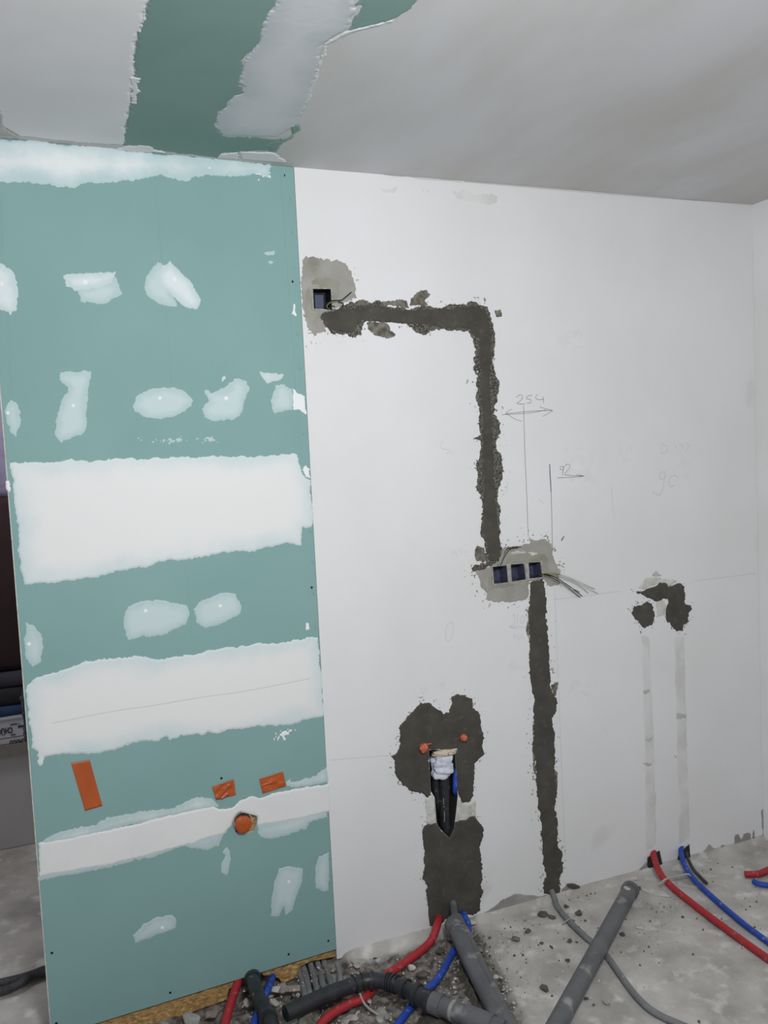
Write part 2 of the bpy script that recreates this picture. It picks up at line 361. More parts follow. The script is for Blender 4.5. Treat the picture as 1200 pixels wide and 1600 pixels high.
patches('filler_coat', [ZC([(680, 492), (690, 480), (745, 476), (742, 496)]), ZC([(745, 472), (860, 478), (900, 508), (760, 496)])], CEIL, 'ceilskim', ce, amp=.003, res=.0025, h=.0022, w=.003, seed=17)
patch('seam_shade', [ZC([(-60, 330), (2, 345), (18, 405), (60, 425), (60, 432), (-60, 428)])], CEIL, 'smudge', ce, amp=.003, res=.004, h=.002, w=.004, off=.001, seed=18)  # grey patch painting the shade of a recess in the ceiling

# floor: uneven concrete, broken open to a shallow rubble bed under the pipes
rub = uvs(FLOOR, [(-60, 1640), (150, 1560), (440, 1478), (527, 1482), (560, 1499), (640, 1480), (742, 1432), (752, 1450), (790, 1520), (830, 1600), (860, 1800), (-60, 1900)])
xs = np.r_[np.linspace(-2.6, -1.25, 28), np.arange(-1.24, 1.85, .008), [1.97]]
ys = np.r_[np.linspace(-3.2, -1.2, 30), np.arange(-1.19, .0, .008), np.linspace(0, 2.2, 40)]
X, Y = np.meshgrid(xs, ys, indexing='ij')
hz = .0018*fbm(X, Y, [(.12, 1), (.03, .7)], 21)
sd = sdf(X, Y, rub); k = np.clip(sd/.03, 0, 1)
hz = hz+k*(-.012+.010*fbm(X, Y, [(.07, 1), (.03, .9), (.014, .6)], 33))
hz = hz-.022*np.clip(sd/.03, 0, 1)*np.clip((-.06-X)/.1, 0, 1)*np.clip((Y+.30)/.1, 0, 1)
hz = hz+np.where((X > 0.0) & (X < XR), .020*np.clip(1-(-Y)/.035, 0, 1)**2*(Y < 0.001), 0)
nI, nJ = X.shape
V = np.c_[X.ravel(), Y.ravel(), (hz-.002).ravel()]
idx = np.arange(nI*nJ).reshape(nI, nJ)
F = np.stack([idx[:-1, :-1], idx[1:, :-1], idx[1:, 1:], idx[:-1, 1:]], -1).reshape(-1, 4).tolist()
fl = mesh_obj('floor', V, F, 'floor', smooth=True, attr=k.ravel()); setp(fl, kind='structure')
nt = M['floor'].node_tree; b = nt.nodes['Principled BSDF']; src = b.inputs['Base Color'].links[0].from_socket
a = nt.nodes.new('ShaderNodeAttribute'); a.attribute_name = 'coat'
gp_ = nt.nodes.new('ShaderNodeNewGeometry'); n = nt.nodes.new('ShaderNodeTexNoise'); nt.links.new(gp_.outputs['Position'], n.inputs['Vector']); n.inputs['Scale'].default_value = 38; n.inputs['Detail'].default_value = 9
rr = nt.nodes.new('ShaderNodeValToRGB'); nt.links.new(n.outputs['Fac'], rr.inputs[0]); E_ = rr.color_ramp.elements
E_[0].position = .36; E_[0].color = (.075, .065, .055, 1); E_[1].position = .66; E_[1].color = (.30, .275, .25, 1)
x = nt.nodes.new('ShaderNodeMix'); x.data_type = 'RGBA'; nt.links.new(a.outputs['Fac'], x.inputs[0]); nt.links.new(src, x.inputs[6]); nt.links.new(rr.outputs[0], x.inputs[7]); nt.links.new(x.outputs[2], b.inputs['Base Color'])

# ------------------------------------------------ the far room seen past the partition's free edge
yF = FLOOR.at((30, 1322)).y
FAR = Plane((0, yF, 0), (1, 0, 0), (0, 0, 1), (0, -1, 0))
def fz(y, x=25): return FAR.at((x, y)).z
wf = box('wall_far', (-2.6, yF, 0), (-.02, yF+.2, fz(1176)), 'farwall'); setp(wf, kind='structure')
wf2 = box('wall_far_top', (-2.6, yF+.04, 2.3), (-.02, yF+.2, H), 'farwall'); setp(wf2, kind='structure')
wi = box('window_1', (-2.6, yF+.05, fz(1060)), (-.02, yF+.06, 2.3), 'glass'); setp(wi, kind='structure')
sill = box('sill', (-2.6, yF-.03, fz(1177)), (-.02, yF+.04, fz(1159)), 'sill', wi)
fr = box('window_frame', (-2.6, yF-.02, fz(1159)+.001), (-.02, yF+.05, fz(1120)), 'frame', wi, bevel=.003)
box('frame_lip', (-2.6, yF-.026, fz(1120)), (-.02, yF+.05, fz(1120)+.010), 'frame', wi)
box('frame_groove', (-2.6, yF-.0215, fz(1149)), (-.02, yF-.0195, fz(1149)+.0015), 'ink', wi)
def text(s, q, size, parent, dy=-.0225):
    cu = bpy.data.curves.new('film_print', 'FONT'); cu.body = s; cu.size = size; cu.extrude = .0004; cu.align_x = 'LEFT'
    cu.offset = .0010
    o = bpy.data.objects.new('film_print', cu); COL.objects.link(o); cu.materials.append(M['ink'])
    p = FAR.at(q); o.location = Vector((p.x, yF+dy, p.z))-wloc(parent); o.rotation_euler = (math.radians(90), math.radians(180), 0); o.parent = parent
    o.scale = (.62, 1, 1)
    o['label'] = 'black upside-down lettering on the window frame film'; return o
text('CHÜCO', (19.5, 1134), .034, wi)
text('SCHÜCO', (43, 1151), .028, wi)
for q0, q1, hh in (((16, 1131), (27, 1129.6), .004), ((28, 1135), (37, 1133.7), .008), ((29, 1130), (31, 1129.5), .004), ((17, 1147), (24, 1143.5), .004)):
    a_, b_ = FAR.at(q0), FAR.at(q1); box('film_print', (a_.x, yF-.0225, a_.z), (b_.x, yF-.0195, a_.z+hh), 'ink', wi)
def draped(name, x0, x1, z0, z1, y, m, label, cat, amp=.015, seed=1):
    us = np.linspace(x0, x1, 60); vs = np.linspace(z0, z1, 30); U, Vv = np.meshgrid(us, vs, indexing='ij')
    D = amp*fbm(U*1.0, Vv*.35, [(.12, 1), (.05, .5)], seed)
    t_ = (Vv-z0)/(z1-z0); bul = .02*np.sqrt(np.clip(1-(2*t_-1)**2, 0, 1))
    f = np.c_[U.ravel(), (y-D-bul).ravel(), Vv.ravel()]; bk = np.c_[U.ravel(), np.full(U.size, y+.02), Vv.ravel()]
    n = U.size; id_ = np.arange(n).reshape(U.shape)
    q = np.stack([id_[:-1, :-1], id_[1:, :-1], id_[1:, 1:], id_[:-1, 1:]], -1).reshape(-1, 4)
    F = q.tolist()+(q[:, ::-1]+n).tolist()
    e = list(id_[:, 0])+list(id_[-1, 1:])+list(id_[-2::-1, -1])+list(id_[0, -2:0:-1])
    for i in range(len(e)): a, b = int(e[i]), int(e[(i+1) % len(e)]); F.append((b, a, a+n, b+n))
    return setp(mesh_obj(name, np.r_[f, bk], F, m, smooth=True), label, cat)
draped('plastic_sheet', -2.3, -.1, fz(775), 2.3, yF+.02, 'lavender', 'lavender crinkled plastic sheet hanging over the window behind the partition edge', 'plastic sheet', .03, 3)
draped('blanket', -2.3, -.1, fz(1048), fz(776), yF+.02, 'maroon', 'dark brown cloth hanging below the lavender plastic sheet', 'cloth', .008, 4)
draped('folded_cloth', -2.3, -.1, fz(1071), fz(1049), yF, 'slate', 'slate grey folded cloth between brown cloth and charcoal cloth', 'cloth', .006, 5)
draped('folded_cloth', -2.3, -.1, fz(1099), fz(1072), yF, 'charcoal', 'charcoal folded cloth lying between slate cloth and navy cloth', 'cloth', .006, 6)
draped('folded_cloth', -2.3, -.1, fz(1119)+.004, fz(1100), yF, 'navy', 'navy blue folded cloth lying on the printed window frame', 'cloth', .006, 7)

# ================================================================== PARTITION
def bl(z0, zx): return zx
zb = BOARD.uv((525, 1483))[1]; UL = -.8617
board_hole = KO([(392, 770), (420, 710), (462, 676), (560, 694), (694, 730), (700, 800), (660, 935), (600, 960), (420, 950), (385, 880)])
pb = slab('plasterboard', [(UL, zb), (-.0008, zb), (-.0008, H-.0005), (UL, H-.0005)], [uvs(BOARD, board_hole)], BOARD, 0, -.0125, 'teal')
line_holes(pb, 'paper', lambda c_, n_: abs(n_.y) < .5 and UL+.05 < c_.x < -.01 and zb+.05 < c_.z < H-.05)
setp(pb, 'tall green moisture-resistant plasterboard partition streaked with white filler, left of the white wall', 'plasterboard')
# OSB backing, its lower edge notched over the pipes
bot = [(90, 1640), (160, 1607), (250, 1599), (355, 1562), (357, 1546), (372, 1534), (400, 1512), (412, 1524), (425, 1524), (436, 1529), (441, 1537), (465, 1526), (464, 1519), (470, 1510), (485, 1502), (508, 1498), (526, 1494)]
ob = [BOARD.uv(q, -.0128) for q in bot]
ob = [(max(min(u, -.001), UL+.01), v) for u, v in ob]; ob = [(UL+.01, ob[0][1])]+ob[1:]
osb = slab('osb_backing', ob+[(-.001, 1.0), (UL+.01, 1.0)], [], BOARD, -.0128, -.0278, 'osb', pb)
osb['label'] = 'yellow-brown strand board strip under the green board'
slab('rear_board', [(UL+.004, zb+.005), (-.002, zb+.005), (-.002, H-.001), (UL+.004, H-.001)], [], BOARD, -.0285, -.09, 'paper', pb)
slab('notch_shade', [(UL+.02, .0), (-.002, .0), (-.002, zb+.03), (UL+.02, zb+.03)], [], BOARD, -.115, -.13, 'holeshade', pb)  # dark sheet added behind the notch to paint its shade
slab('edge_strip', [(UL-.0025, zb), (UL-.0001, zb), (UL-.0001, H-.001), (UL-.0025, H-.001)], [], BOARD, .0002, -.0125, 'paper', pb)
BR = dict(plane=BOARD, parent=pb)
topline = [BOARD.uv(q) for q in [(-40, 211), (460, 262)]]
patch('tape_coat', [ZC([(-120, 415), (0, 432), (840, 512), (845, 520), (838, 555), (790, 545), (760, 552), (690, 554), (650, 546), (610, 554), (580, 566), (500, 546), (470, 555), (360, 568), (260, 577), (236, 588), (200, 580), (120, 574), (0, 572), (-120, 570)])], BOARD, 'topfill', pb, amp=.004, h=.002, w=.006, cw=.07, seed=31, label='white jointing coat along the top under the ceiling')
for i, (m, p, kw) in enumerate([
    ('densefill', R3([(-40, 60), (10, 75), (45, 100), (62, 140), (68, 185), (60, 240), (40, 255), (0, 242), (-40, 240)]), {}),
    ('densefill', R3([(232, 118), (270, 110), (415, 103), (415, 120), (400, 145), (360, 165), (270, 172), (240, 155)]), dict(off=.0006)),
    ('patchfill', R3([(272, 160), (400, 135), (415, 120), (442, 185), (378, 216), (290, 214)]), {}),
    ('patchfill', R3([(568, 72), (590, 80), (640, 230), (600, 228), (535, 195), (516, 160), (525, 125)]), {}),
    ('densefill', R3([(612, 64), (640, 90), (690, 140), (726, 205), (715, 240), (680, 235), (640, 210), (575, 150), (570, 110), (585, 82)]), dict(off=.0006, amp=.003)),
    ('patchfill', R3([(35, 557), (60, 572), (78, 610), (78, 650), (62, 680), (65, 705), (40, 690), (20, 640), (16, 600)]), {}),
    ('patchfill', R3([(215, 465), (332, 460), (328, 500), (318, 545), (315, 610), (313, 685), (220, 717), (200, 690), (200, 640), (225, 570), (243, 520), (215, 495)]), {}),
    ('patchfill', R3([(586+108*math.cos(t/16*2*math.pi), 576-8*math.cos(t/16*2*math.pi)+57*math.sin(t/16*2*math.pi)) for t in range(16)]), {}),
    ('patchfill', R3([(740, 525), (760, 535), (805, 525), (850, 487), (885, 495), (900, 520), (885, 560), (872, 620), (840, 640), (765, 643), (735, 625), (728, 595), (750, 570), (745, 550), (733, 548)]), {}),
    ('densefill', R3([(798, 480), (812, 475), (816, 488), (800, 503)]), dict(amp=.002)),
    ('densefill', R3([(935, 463), (1022, 475), (1010, 492), (965, 505), (950, 490)]), {}),
    ('patchfill', R3([(990, 510), (1020, 505), (1055, 525), (1057, 605), (985, 612), (980, 570)]), {}),
    ('dotfill', R3([(1057, 527), (1098, 553), (1104, 616), (1075, 600), (1057, 600)]), dict(amp=.002)),
    ('patchfill', R3([(952, 35), (990, 28), (992, 40), (958, 42)]), dict(amp=.003)),
    ('patchfill', R3([(962, 65), (1000, 60), (990, 72), (975, 80)]), dict(amp=.003)),
    ('dotfill', R3([(1050, 255), (1062, 210), (1067, 262)]), dict(amp=.002)),
    ('patchfill', R4([(95, 630), (120, 635), (150, 670), (163, 720), (140, 780), (120, 787), (95, 760), (88, 690)]), {}),
    ('patchfill', R4([(447, 600), (460, 570), (520, 548), (570, 547), (670, 568), (682, 600), (672, 635), (600, 672), (520, 682), (455, 697), (445, 650)]), {}),
    ('patchfill', R4([(700, 580), (720, 550), (790, 522), (850, 520), (875, 570), (868, 600), (800, 635), (740, 645), (708, 630)]), {}),
    ('dotfill', R4([(1104, 632), (1113, 632), (1115, 655), (1104, 655)]), dict(amp=.002)),
    ('patchfill', R6([(787, 50), (770, 70), (785, 80), (768, 110), (768, 140), (790, 153), (800, 100), (798, 70)]), dict(amp=.002)),
    ('patchfill', R6([(970, 125), (1000, 117), (1053, 127), (1050, 170), (1030, 220), (1015, 275), (992, 290), (985, 262), (968, 292), (942, 292), (942, 240), (950, 180)]), dict(amp=.002)),
    ('patchfill', R6([(1105, 85), (1143, 68), (1143, 205), (1125, 208), (1095, 195), (1095, 120)]), dict(amp=.002)),
    ('patchfill', R6([(460, 360), (500, 320), (550, 292), (600, 288), (612, 300), (612, 335), (560, 355), (470, 387)]), dict(amp=.002)),
]):
    kk = dict(amp=.0035, h=.001, w=.006, cw=.03, seed=60+i*3, res=.0025); kk.update(kw)
    patch('filler_patch', [p], BOARD, m, pb, **kk)
band1 = R4([(38, 55), (100, 48), (165, 50), (240, 43), (380, 43), (390, 35), (500, 37), (640, 37), (800, 30), (900, 30), (1000, 25), (1070, 25), (1078, 40), (1088, 80), (1110, 110), (1122, 120), (1127, 200), (1131, 290), (1092, 287), (1085, 350), (1050, 345), (1005, 350), (950, 358), (900, 372), (800, 380), (740, 392), (640, 405), (560, 410), (545, 425), (440, 440), (400, 455), (330, 470), (230, 482), (180, 487), (90, 490), (75, 420), (60, 250), (48, 120)])
patches('joint_coat', [band1], BOARD, 'bandfill', pb, amp=.004, h=.0022, w=.006, cw=.09, seed=41, label='widest white joint band across the middle of the green board')
patches('joint_coat', [R4([(1088, 78), (1100, 60), (1112, 66), (1119, 72), (1120, 112), (1100, 105)])], BOARD, 'dotfill', pb, amp=.004, res=.0022, h=.002, w=.004, seed=42)
patches('joint_coat', [R4([(22, 120), (34, 112), (38, 160), (32, 172), (24, 150)])], BOARD, 'dotfill', pb, amp=.003, res=.0022, h=.002, w=.004, seed=43)
band2 = R4([(95, 858), (130, 825), (200, 805), (260, 785), (350, 765), (450, 752), (540, 752), (570, 760), (700, 742), (800, 720), (900, 710), (940, 700), (1000, 705), (1090, 692), (1110, 680), (1149, 680), (1155, 800)])+R5([(1119, 0), (1121, 128), (1000, 160), (920, 168), (830, 172), (800, 180), (750, 195), (720, 185), (700, 200), (680, 190), (600, 212), (570, 208), (545, 222), (520, 215), (450, 230), (400, 250), (330, 262), (250, 260), (150, 270), (148, 305), (135, 305), (130, 255), (112, 240), (102, 180), (93, 100), (92, 50)])
patches('joint_coat', [band2], BOARD, 'bandfill', pb, amp=.004, h=.0022, w=.006, cw=.085, seed=44, label='second white joint band with a hairline crease')
ribbon('joint_crease', [Z(0, 1060, 2.2222, [(180, 155), (400, 112), (520, 95), (700, 65), (860, 42), (1075, 0)])], BOARD, .0012, 'smudge', pb, off=.0026)
patch('filler_specks', [R5([(945, 215), (960, 175), (1000, 165), (1028, 168), (1020, 200), (985, 214)])], BOARD, 'dotfill', pb, kind='stuff', amp=.012, res=.002, h=.001, w=.003, seed=45, waves=[(.008, 1.6), (.005, 1)], clip=lambda f, U, V: f-.016)
patch('filler_specks', [ZC([(790, 530), (840, 515), (848, 555), (800, 562)])], BOARD, 'dotfill', pb, kind='stuff', amp=.010, res=.002, h=.001, w=.003, seed=46, waves=[(.007, 1.6), (.004, 1)], clip=lambda f, U, V: f-.010)
patch('filler_specks', [R3([(500, 705), (790, 700), (790, 718), (500, 715)])], BOARD, 'patchfill', pb, kind='stuff', amp=.010, res=.002, h=.0006, w=.003, seed=47, waves=[(.007, 1.6), (.004, 1)], clip=lambda f, U, V: f-.009)
capgap = KO([(392, 800), (385, 770), (400, 740), (460, 676), (694, 728), (702, 760), (697, 930), (540, 990), (430, 960), (370, 860)])
patches('joint_coat', [R5([(145, 562), (200, 530), (330, 512), (370, 485), (480, 460), (540, 458), (600, 450), (650, 425), (680, 410), (740, 415), (755, 445), (500, 500), (145, 590)]), KO([(1085, 330), (1085, 270), (1150, 200), (1160, 260), (1290, 250), (1490, 190), (1530, 130), (1640, 50), (1655, 260), (1400, 330), (1200, 350)]),
                     ], BOARD, 'wingfill', pb, amp=.004, h=.0012, w=.008, cw=.035, seed=51, label='thin feathered filler above the lowest band')
patches('joint_coat', [R6([(135, 172), (300, 140), (380, 125), (460, 100), (560, 80), (640, 50), (680, 62), (720, 65), (760, 45), (785, 0), (790, -20), (640, 20), (400, 85), (140, 140)]), KO([(705, 850), (710, 970), (780, 1010), (880, 1022), (1040, 1010), (1200, 965), (1290, 920), (1370, 900), (1400, 830), (1480, 790), (1640, 740), (1640, 620), (1200, 720), (900, 800)])], BOARD, 'wingfill', pb, amp=.004, h=.0012, w=.008, cw=.05, seed=52, label='thin feathered filler below the lowest band')
core3 = [(62, 1318), (200, 1290), (333, 1259), (341, 1263), (360, 1262), (372, 1254), (378, 1249), (395, 1244), (405, 1247), (430, 1238), (470, 1231), (515, 1224), (516.5, 1268), (460, 1281), (402, 1290), (402, 1276), (376, 1268), (366, 1278), (361, 1290), (350, 1302), (300, 1318), (180, 1349), (62, 1370)]
patches('joint_coat', [core3], BOARD, 'whitefill', pb, amp=.0022, h=.0022, w=.005, off=.0006, seed=53, holes=[board_hole], label='lowest white joint band, thick and straight edged')
for q in R3([(308, 140), (628, 130), (3, 145)]): patch('screw_spot', [[(q[0]-4, q[1]-4), (q[0]+4, q[1]-4), (q[0]+4, q[1]+4), (q[0]-4, q[1]+4)]], BOARD, 'dotfill', pb, amp=.001, res=.002, h=.0012, off=.0012, w=.004, seed=90)
dots = R3([(28, 612), (264, 586), (576, 559), (815, 559)])+R4([(104, 707), (525, 587), (794, 570)])+R6([(1003, 173), (563, 332)])+ZC([(655, 525)])
for j, q in enumerate(dots):
    patch('screw_spot', [[(q[0]+3*math.cos(t*.785), q[1]+3*math.sin(t*.785)) for t in range(8)]], BOARD, 'dotfill', pb, amp=.0006, res=.0016, h=.0008, off=.0014, w=.003, seed=91+j)
for q in [(444, 274), (457, 440), (487, 918), (346, 1216), (81, 1489), (266, 1551), (451, 1491), (513, 1470), (88, 1599)]:
    u, v = BOARD.uv(q); n_ = 14
    ring = [BOARD.w(u+.0038*math.cos(t*2*math.pi/n_), v+.0038*math.sin(t*2*math.pi/n_), .0004) for t in range(n_)]
    cen = [BOARD.w(u, v, .0001)]
    mesh_obj('screw', ring+cen, [(t, (t+1) % n_, n_) for t in range(n_)], 'boxblack', pb)
# tapered-edge line and printed staple marks of the board edge
slab('edge_bevel', uvs(BOARD, [(438, 262), (443, 262), (475, 712), (469, 712)]), [], BOARD, .0005, -.001, 'teal', pb)
for q in [(452, 307), (455, 360), (459, 415), (464, 520), (467, 572), (472, 675), (484, 827), (487, 875), (489, 925), (492, 978)]: ribbon('staple_mark', [[q, (q[0]+1, q[1]+5), (q[0]+4, q[1]+5)]], BOARD, .0012, 'pencil', pb)
for q in [[(243, 290), (252, 400), (262, 520), (275, 712)], [(288, 880), (296, 940), (300, 1000)], [(2, 310), (5, 420), (14, 500), (18, 620)]]: ribbon('paper_seam', [q], BOARD, .0008, 'ceilteal', pb, off=.0003)
# torn paper and film at the free edge
setp(patch('plastic_film', [Z(0, 1040, 10, [(325, 590), (370, 400), (400, 370), (412, 480), (420, 660), (436, 800), (446, 1000), (462, 1160), (458, 1205), (400, 1200), (375, 1130), (370, 900), (350, 750)])], BOARD, 'wrapnavy', None, amp=.004, res=.0025, h=.02, w=.012, off=-.03, rough=.004, seed=55), 'dark blue crumpled plastic film clinging behind the partition free edge', 'plastic film')
# orange tapes
def tape(px, m, label, name='adhesive_tape', wr=.0012, seed=0, off=.0012, crease=None):
    q = [np.array(BOARD.uv(p)) for p in px]; n = 26; V = []; F = []
    for side in (0, 1):
        for i in range(n+1):
            for j in range(n+1):
                s, t = i/n, j/n; p = (q[0]*(1-s)+q[1]*s)*(1-t)+(q[3]*(1-s)+q[2]*s)*t
                hh = wr*fbm(np.array(s*3.), np.array(t*3.), [(.8, 1), (.3, .5)], seed) if wr else 0
                if crease:
                    for (ax, ay, bx, by, wd, am) in crease:
                        L = (bx-ax)**2+(by-ay)**2; tt = min(max(((s-ax)*(bx-ax)+(t-ay)*(by-ay))/L, 0), 1)
                        d = math.hypot(s-ax-tt*(bx-ax), t-ay-tt*(by-ay)); hh += am*math.exp(-(d/wd)**2)
                V.append(BOARD.w(p[0], p[1], off+float(hh)+(.0004 if side == 0 else -.0002)))
    N = (n+1)**2
    for i in range(n):
        for j in range(n):
            a = i*(n+1)+j; F.append((a, a+1, a+n+2, a+n+1)); F.append((a+N, a+n+1+N, a+n+2+N, a+1+N))
    e = [i*(n+1) for i in range(n+1)]+[n*(n+1)+j for j in range(1, n+1)]+[i*(n+1)+n for i in range(n-1, -1, -1)]+[j for j in range(n-1, 0, -1)]
    for i in range(len(e)): a, b = e[i], e[(i+1) % len(e)]; F.append((a, b, b+N, a+N))
    return setp(mesh_obj(name, V, F, m, smooth=True), label, 'tape', 'orange tapes on the green board')
tape([(111, 1192), (140, 1187), (160, 1259), (133, 1267)], 'tape', 'long upright orange tape strip stuck low on the green board', wr=.0006)
tape(KO([(95, 335), (382, 230), (412, 440), (150, 508)]), 'tape', 'short creased orange tape square just above the round taped pipe stub', seed=3, crease=[(.1, .85, .7, .3, .07, .006), (.3, 1, .6, .8, .08, .004), (.1, .7, .4, .2, .08, -.002)], off=.003)
tape(KO([(725, 230), (1045, 130), (1085, 325), (775, 425)]), 'tape', 'orange tape rectangle nearest the white wall, with a round bulge', seed=5, crease=[(.02, .5, .4, .45, .05, .003), (.5, .35, .52, .4, .16, .004)], off=.0022)
# round taped stub
st = empty('pipe_stub', BOARD.at(KO([(515, 870)])[0]), 'round pipe stub wrapped with orange tape poking through the lowest white band', 'pipe')
cx, cz = BOARD.uv(KO([(520, 850)])[0], .02)
A = np.array(BOARD.w(cx, cz, -.012)); B = np.array(BOARD.w(cx, cz, .016)); rad = .0255
tube('pipe_collar', [A, BOARD.w(cx+.002, cz+.007, .004)], rad+.004, 'cap', st, seg=36, smoothline=False)
tube('collar_gap', [BOARD.w(cx+.001, cz+.004, .003), BOARD.w(cx+.001, cz+.004, .0065)], rad+.0015, 'holeshade', st, seg=36, smoothline=False)
rng = np.random.RandomState(4)
V = []; F = []; seg, rings = 40, 10
for i in range(rings+1):
    t = i/rings; rr_ = rad*(1-t**4*.0) if i < 5 else rad*math.cos((i-5)/(rings-5)*math.pi/2)
    hh_ = .002+.016*min(i/5, 1)+(.005*math.sin((i-5)/(rings-5)*math.pi/2) if i >= 5 else 0)
    for k_ in range(seg):
        a_ = 2*math.pi*k_/seg; wob = 1+.05*math.sin(3*a_+1)+.03*math.sin(7*a_+i)+.015*rng.randn()
        V.append(BOARD.w(cx+rr_*wob*math.cos(a_), cz+rr_*wob*math.sin(a_), hh_+.0006*rng.randn()))
for i in range(rings):
    for k_ in range(seg): a_ = i*seg+k_; b_ = i*seg+(k_+1) % seg; F.append((a_, b_, b_+seg, a_+seg))
mesh_obj('tape_wrap', V, F, 'tape', st, smooth=True)

# ================================================================== WHITE WALL COATS
ms = empty('mortar_fill', WALL.at((760, 500)), 'dark wet mortar strip bending from the single socket box down to the triple box', 'mortar')
R = [(150, 300), (165, 285), (240, 270), (270, 265), (300, 255), (345, 262), (405, 245), (430, 240), (450, 262), (545, 265), (560, 275), (640, 262), (700, 268), (760, 268), (775, 255), (840, 265), (855, 245), (875, 238), (910, 262), (935, 270), (945, 295), (958, 340), (968, 400), (965, 460), (960, 520), (975, 570), (990, 630), (980, 700), (970, 760), (1000, 810), (998, 860), (985, 900)]
R_ = [(290, 350), (310, 400), (318, 500), (300, 550), (290, 590), (302, 640), (300, 720), (298, 780), (310, 830), (300, 880), (272, 905), (262, 915), (220, 930), (180, 937), (173, 925), (200, 908), (245, 900), (232, 810), (215, 750), (215, 640), (210, 580), (193, 560), (200, 480), (195, 420), (212, 350), (205, 325), (183, 315), (205, 300), (193, 245), (205, 205), (198, 120), (195, 70), (185, 40), (200, 0)]
R__ = [(880, 620), (870, 520), (885, 460), (870, 410), (845, 380), (770, 385), (700, 375), (650, 390), (600, 385), (560, 360), (490, 345), (400, 340), (360, 340), (350, 375), (320, 410), (270, 405), (200, 390), (175, 365), (155, 330)]
strip1 = R7(R)+R8(R_)+R7(R__)
patch('mortar_edge', [strip1], WALL, 'rough', ms, amp=.0055, res=.0022, h=.002, w=.005, seed=101, rough=.0006, label='rough grainy mortar margin')
inner1 = R7([(155, 305), (240, 278), (350, 272), (430, 262), (520, 285), (640, 280), (760, 278), (860, 262), (925, 280), (940, 330), (952, 420), (948, 520), (948, 640), (950, 760), (960, 810), (960, 900)])+R8([(272, 350), (275, 450), (280, 600), (292, 700), (300, 800), (298, 890), (250, 895), (235, 800), (222, 720), (225, 600), (220, 480), (222, 330), (218, 200), (210, 100), (210, 0)])+R7([(898, 600), (892, 500), (895, 420), (860, 375), (760, 370), (600, 350), (400, 335), (345, 335), (300, 395), (220, 385), (170, 355)])
patch('mortar_body', [inner1], WALL, 'mortar', ms, amp=.0025, res=.0025, h=.003, w=.006, off=.0012, seed=102, rough=.0003)
patches('mortar_smear', [R7([(365, 340), (480, 342), (470, 380), (500, 400), (470, 415), (410, 400), (375, 375)]), R7([(560, 362), (665, 372), (660, 385), (630, 397), (600, 385)]), R7([(570, 262), (575, 230), (590, 210), (625, 180), (650, 190), (665, 210), (645, 240), (660, 258), (700, 262)]), R7([(440, 262), (445, 245), (520, 230), (555, 240), (560, 270)]), R7([(300, 262), (320, 240), (350, 235), (375, 245), (370, 265)]), R8([(180, 860), (200, 822), (225, 830), (240, 880), (225, 895), (190, 895)])], WALL, 'mortar2', ms, amp=.004, res=.0022, h=.0012, w=.005, seed=103, label='thin olive-brown mortar smears beside the strip')
patches('mortar_smear', [R7([(965, 285), (1000, 280), (1005, 315), (975, 320)])], WALL, 'mortar2', ms, amp=.002, res=.0022, h=.001, w=.004, seed=104)
ms2 = empty('mortar_fill', WALL.at((862, 1395)), 'dark upright mortar strip running from the triple socket box down to the floor', 'mortar')
s2 = R8([(440, 985), (500, 975), (515, 1020), (522, 1080), (520, 1140), (532, 1200)])+R9([(1055, -60), (1060, 0), (1065, 50), (1100, 130), (1095, 180), (1075, 220), (1080, 300), (1085, 400), (1085, 500), (1090, 640), (1085, 720), (1100, 780), (1095, 930), (1125, 950), (1120, 1000), (1133, 1040), (1110, 1100), (1115, 1160), (1108, 1197), (1020, 1197), (1018, 1140), (1028, 1090), (1010, 1020), (1015, 930), (1010, 850), (995, 720), (985, 620), (970, 480), (962, 350), (962, 200), (970, 120), (945, 10)])+R8([(440, 1250), (436, 1180), (440, 1130), (445, 1060)])
patch('mortar_body', [s2], WALL, 'mortar', ms2, amp=.005, res=.0024, h=.003, w=.006, seed=111, rough=.0004)
patches('mortar_smear', [R8([(440, 1260), (425, 1220), (432, 1180), (442, 1130)]), R9([(965, 200), (975, 480), (985, 600), (962, 480), (960, 300)]), R9([(1060, 40), (1105, 10), (1095, 90), (1075, 110)]), R9([(1080, 500), (1098, 520), (1095, 620), (1085, 640)])], WALL, 'mortar2', ms2, amp=.0035, res=.0024, h=.001, w=.005, seed=112)
ms3 = empty('mortar_fill', WALL.at((700, 1180)), 'large dark heart-shaped mortar patch around the orange taped pipe ends', 'mortar')
m3 = R9([(222, 270), (250, 240), (290, 190), (345, 128), (410, 135), (430, 165), (470, 190), (495, 180), (515, 110), (540, 90), (590, 100), (625, 115), (630, 160), (655, 185), (670, 240), (690, 330), (685, 380), (695, 415), (640, 470), (635, 540), (632, 610), (640, 650), (620, 680), (570, 685), (545, 640), (545, 600), (530, 520), (525, 430), (528, 395), (392, 398), (388, 470), (400, 560), (408, 630), (375, 670), (355, 635), (310, 630), (250, 600), (215, 550), (200, 490), (205, 450), (180, 430), (215, 415), (230, 380), (228, 310)])
patch('mortar_body', [m3], WALL, 'mortar', ms3, amp=.0045, res=.0024, h=.004, w=.006, seed=121, holes=[hole_pit], rough=.0004)
ms4 = empty('mortar_fill', WALL.at((710, 1430)), 'dark rectangular mortar patch below the pipe recess, reaching the floor', 'mortar')
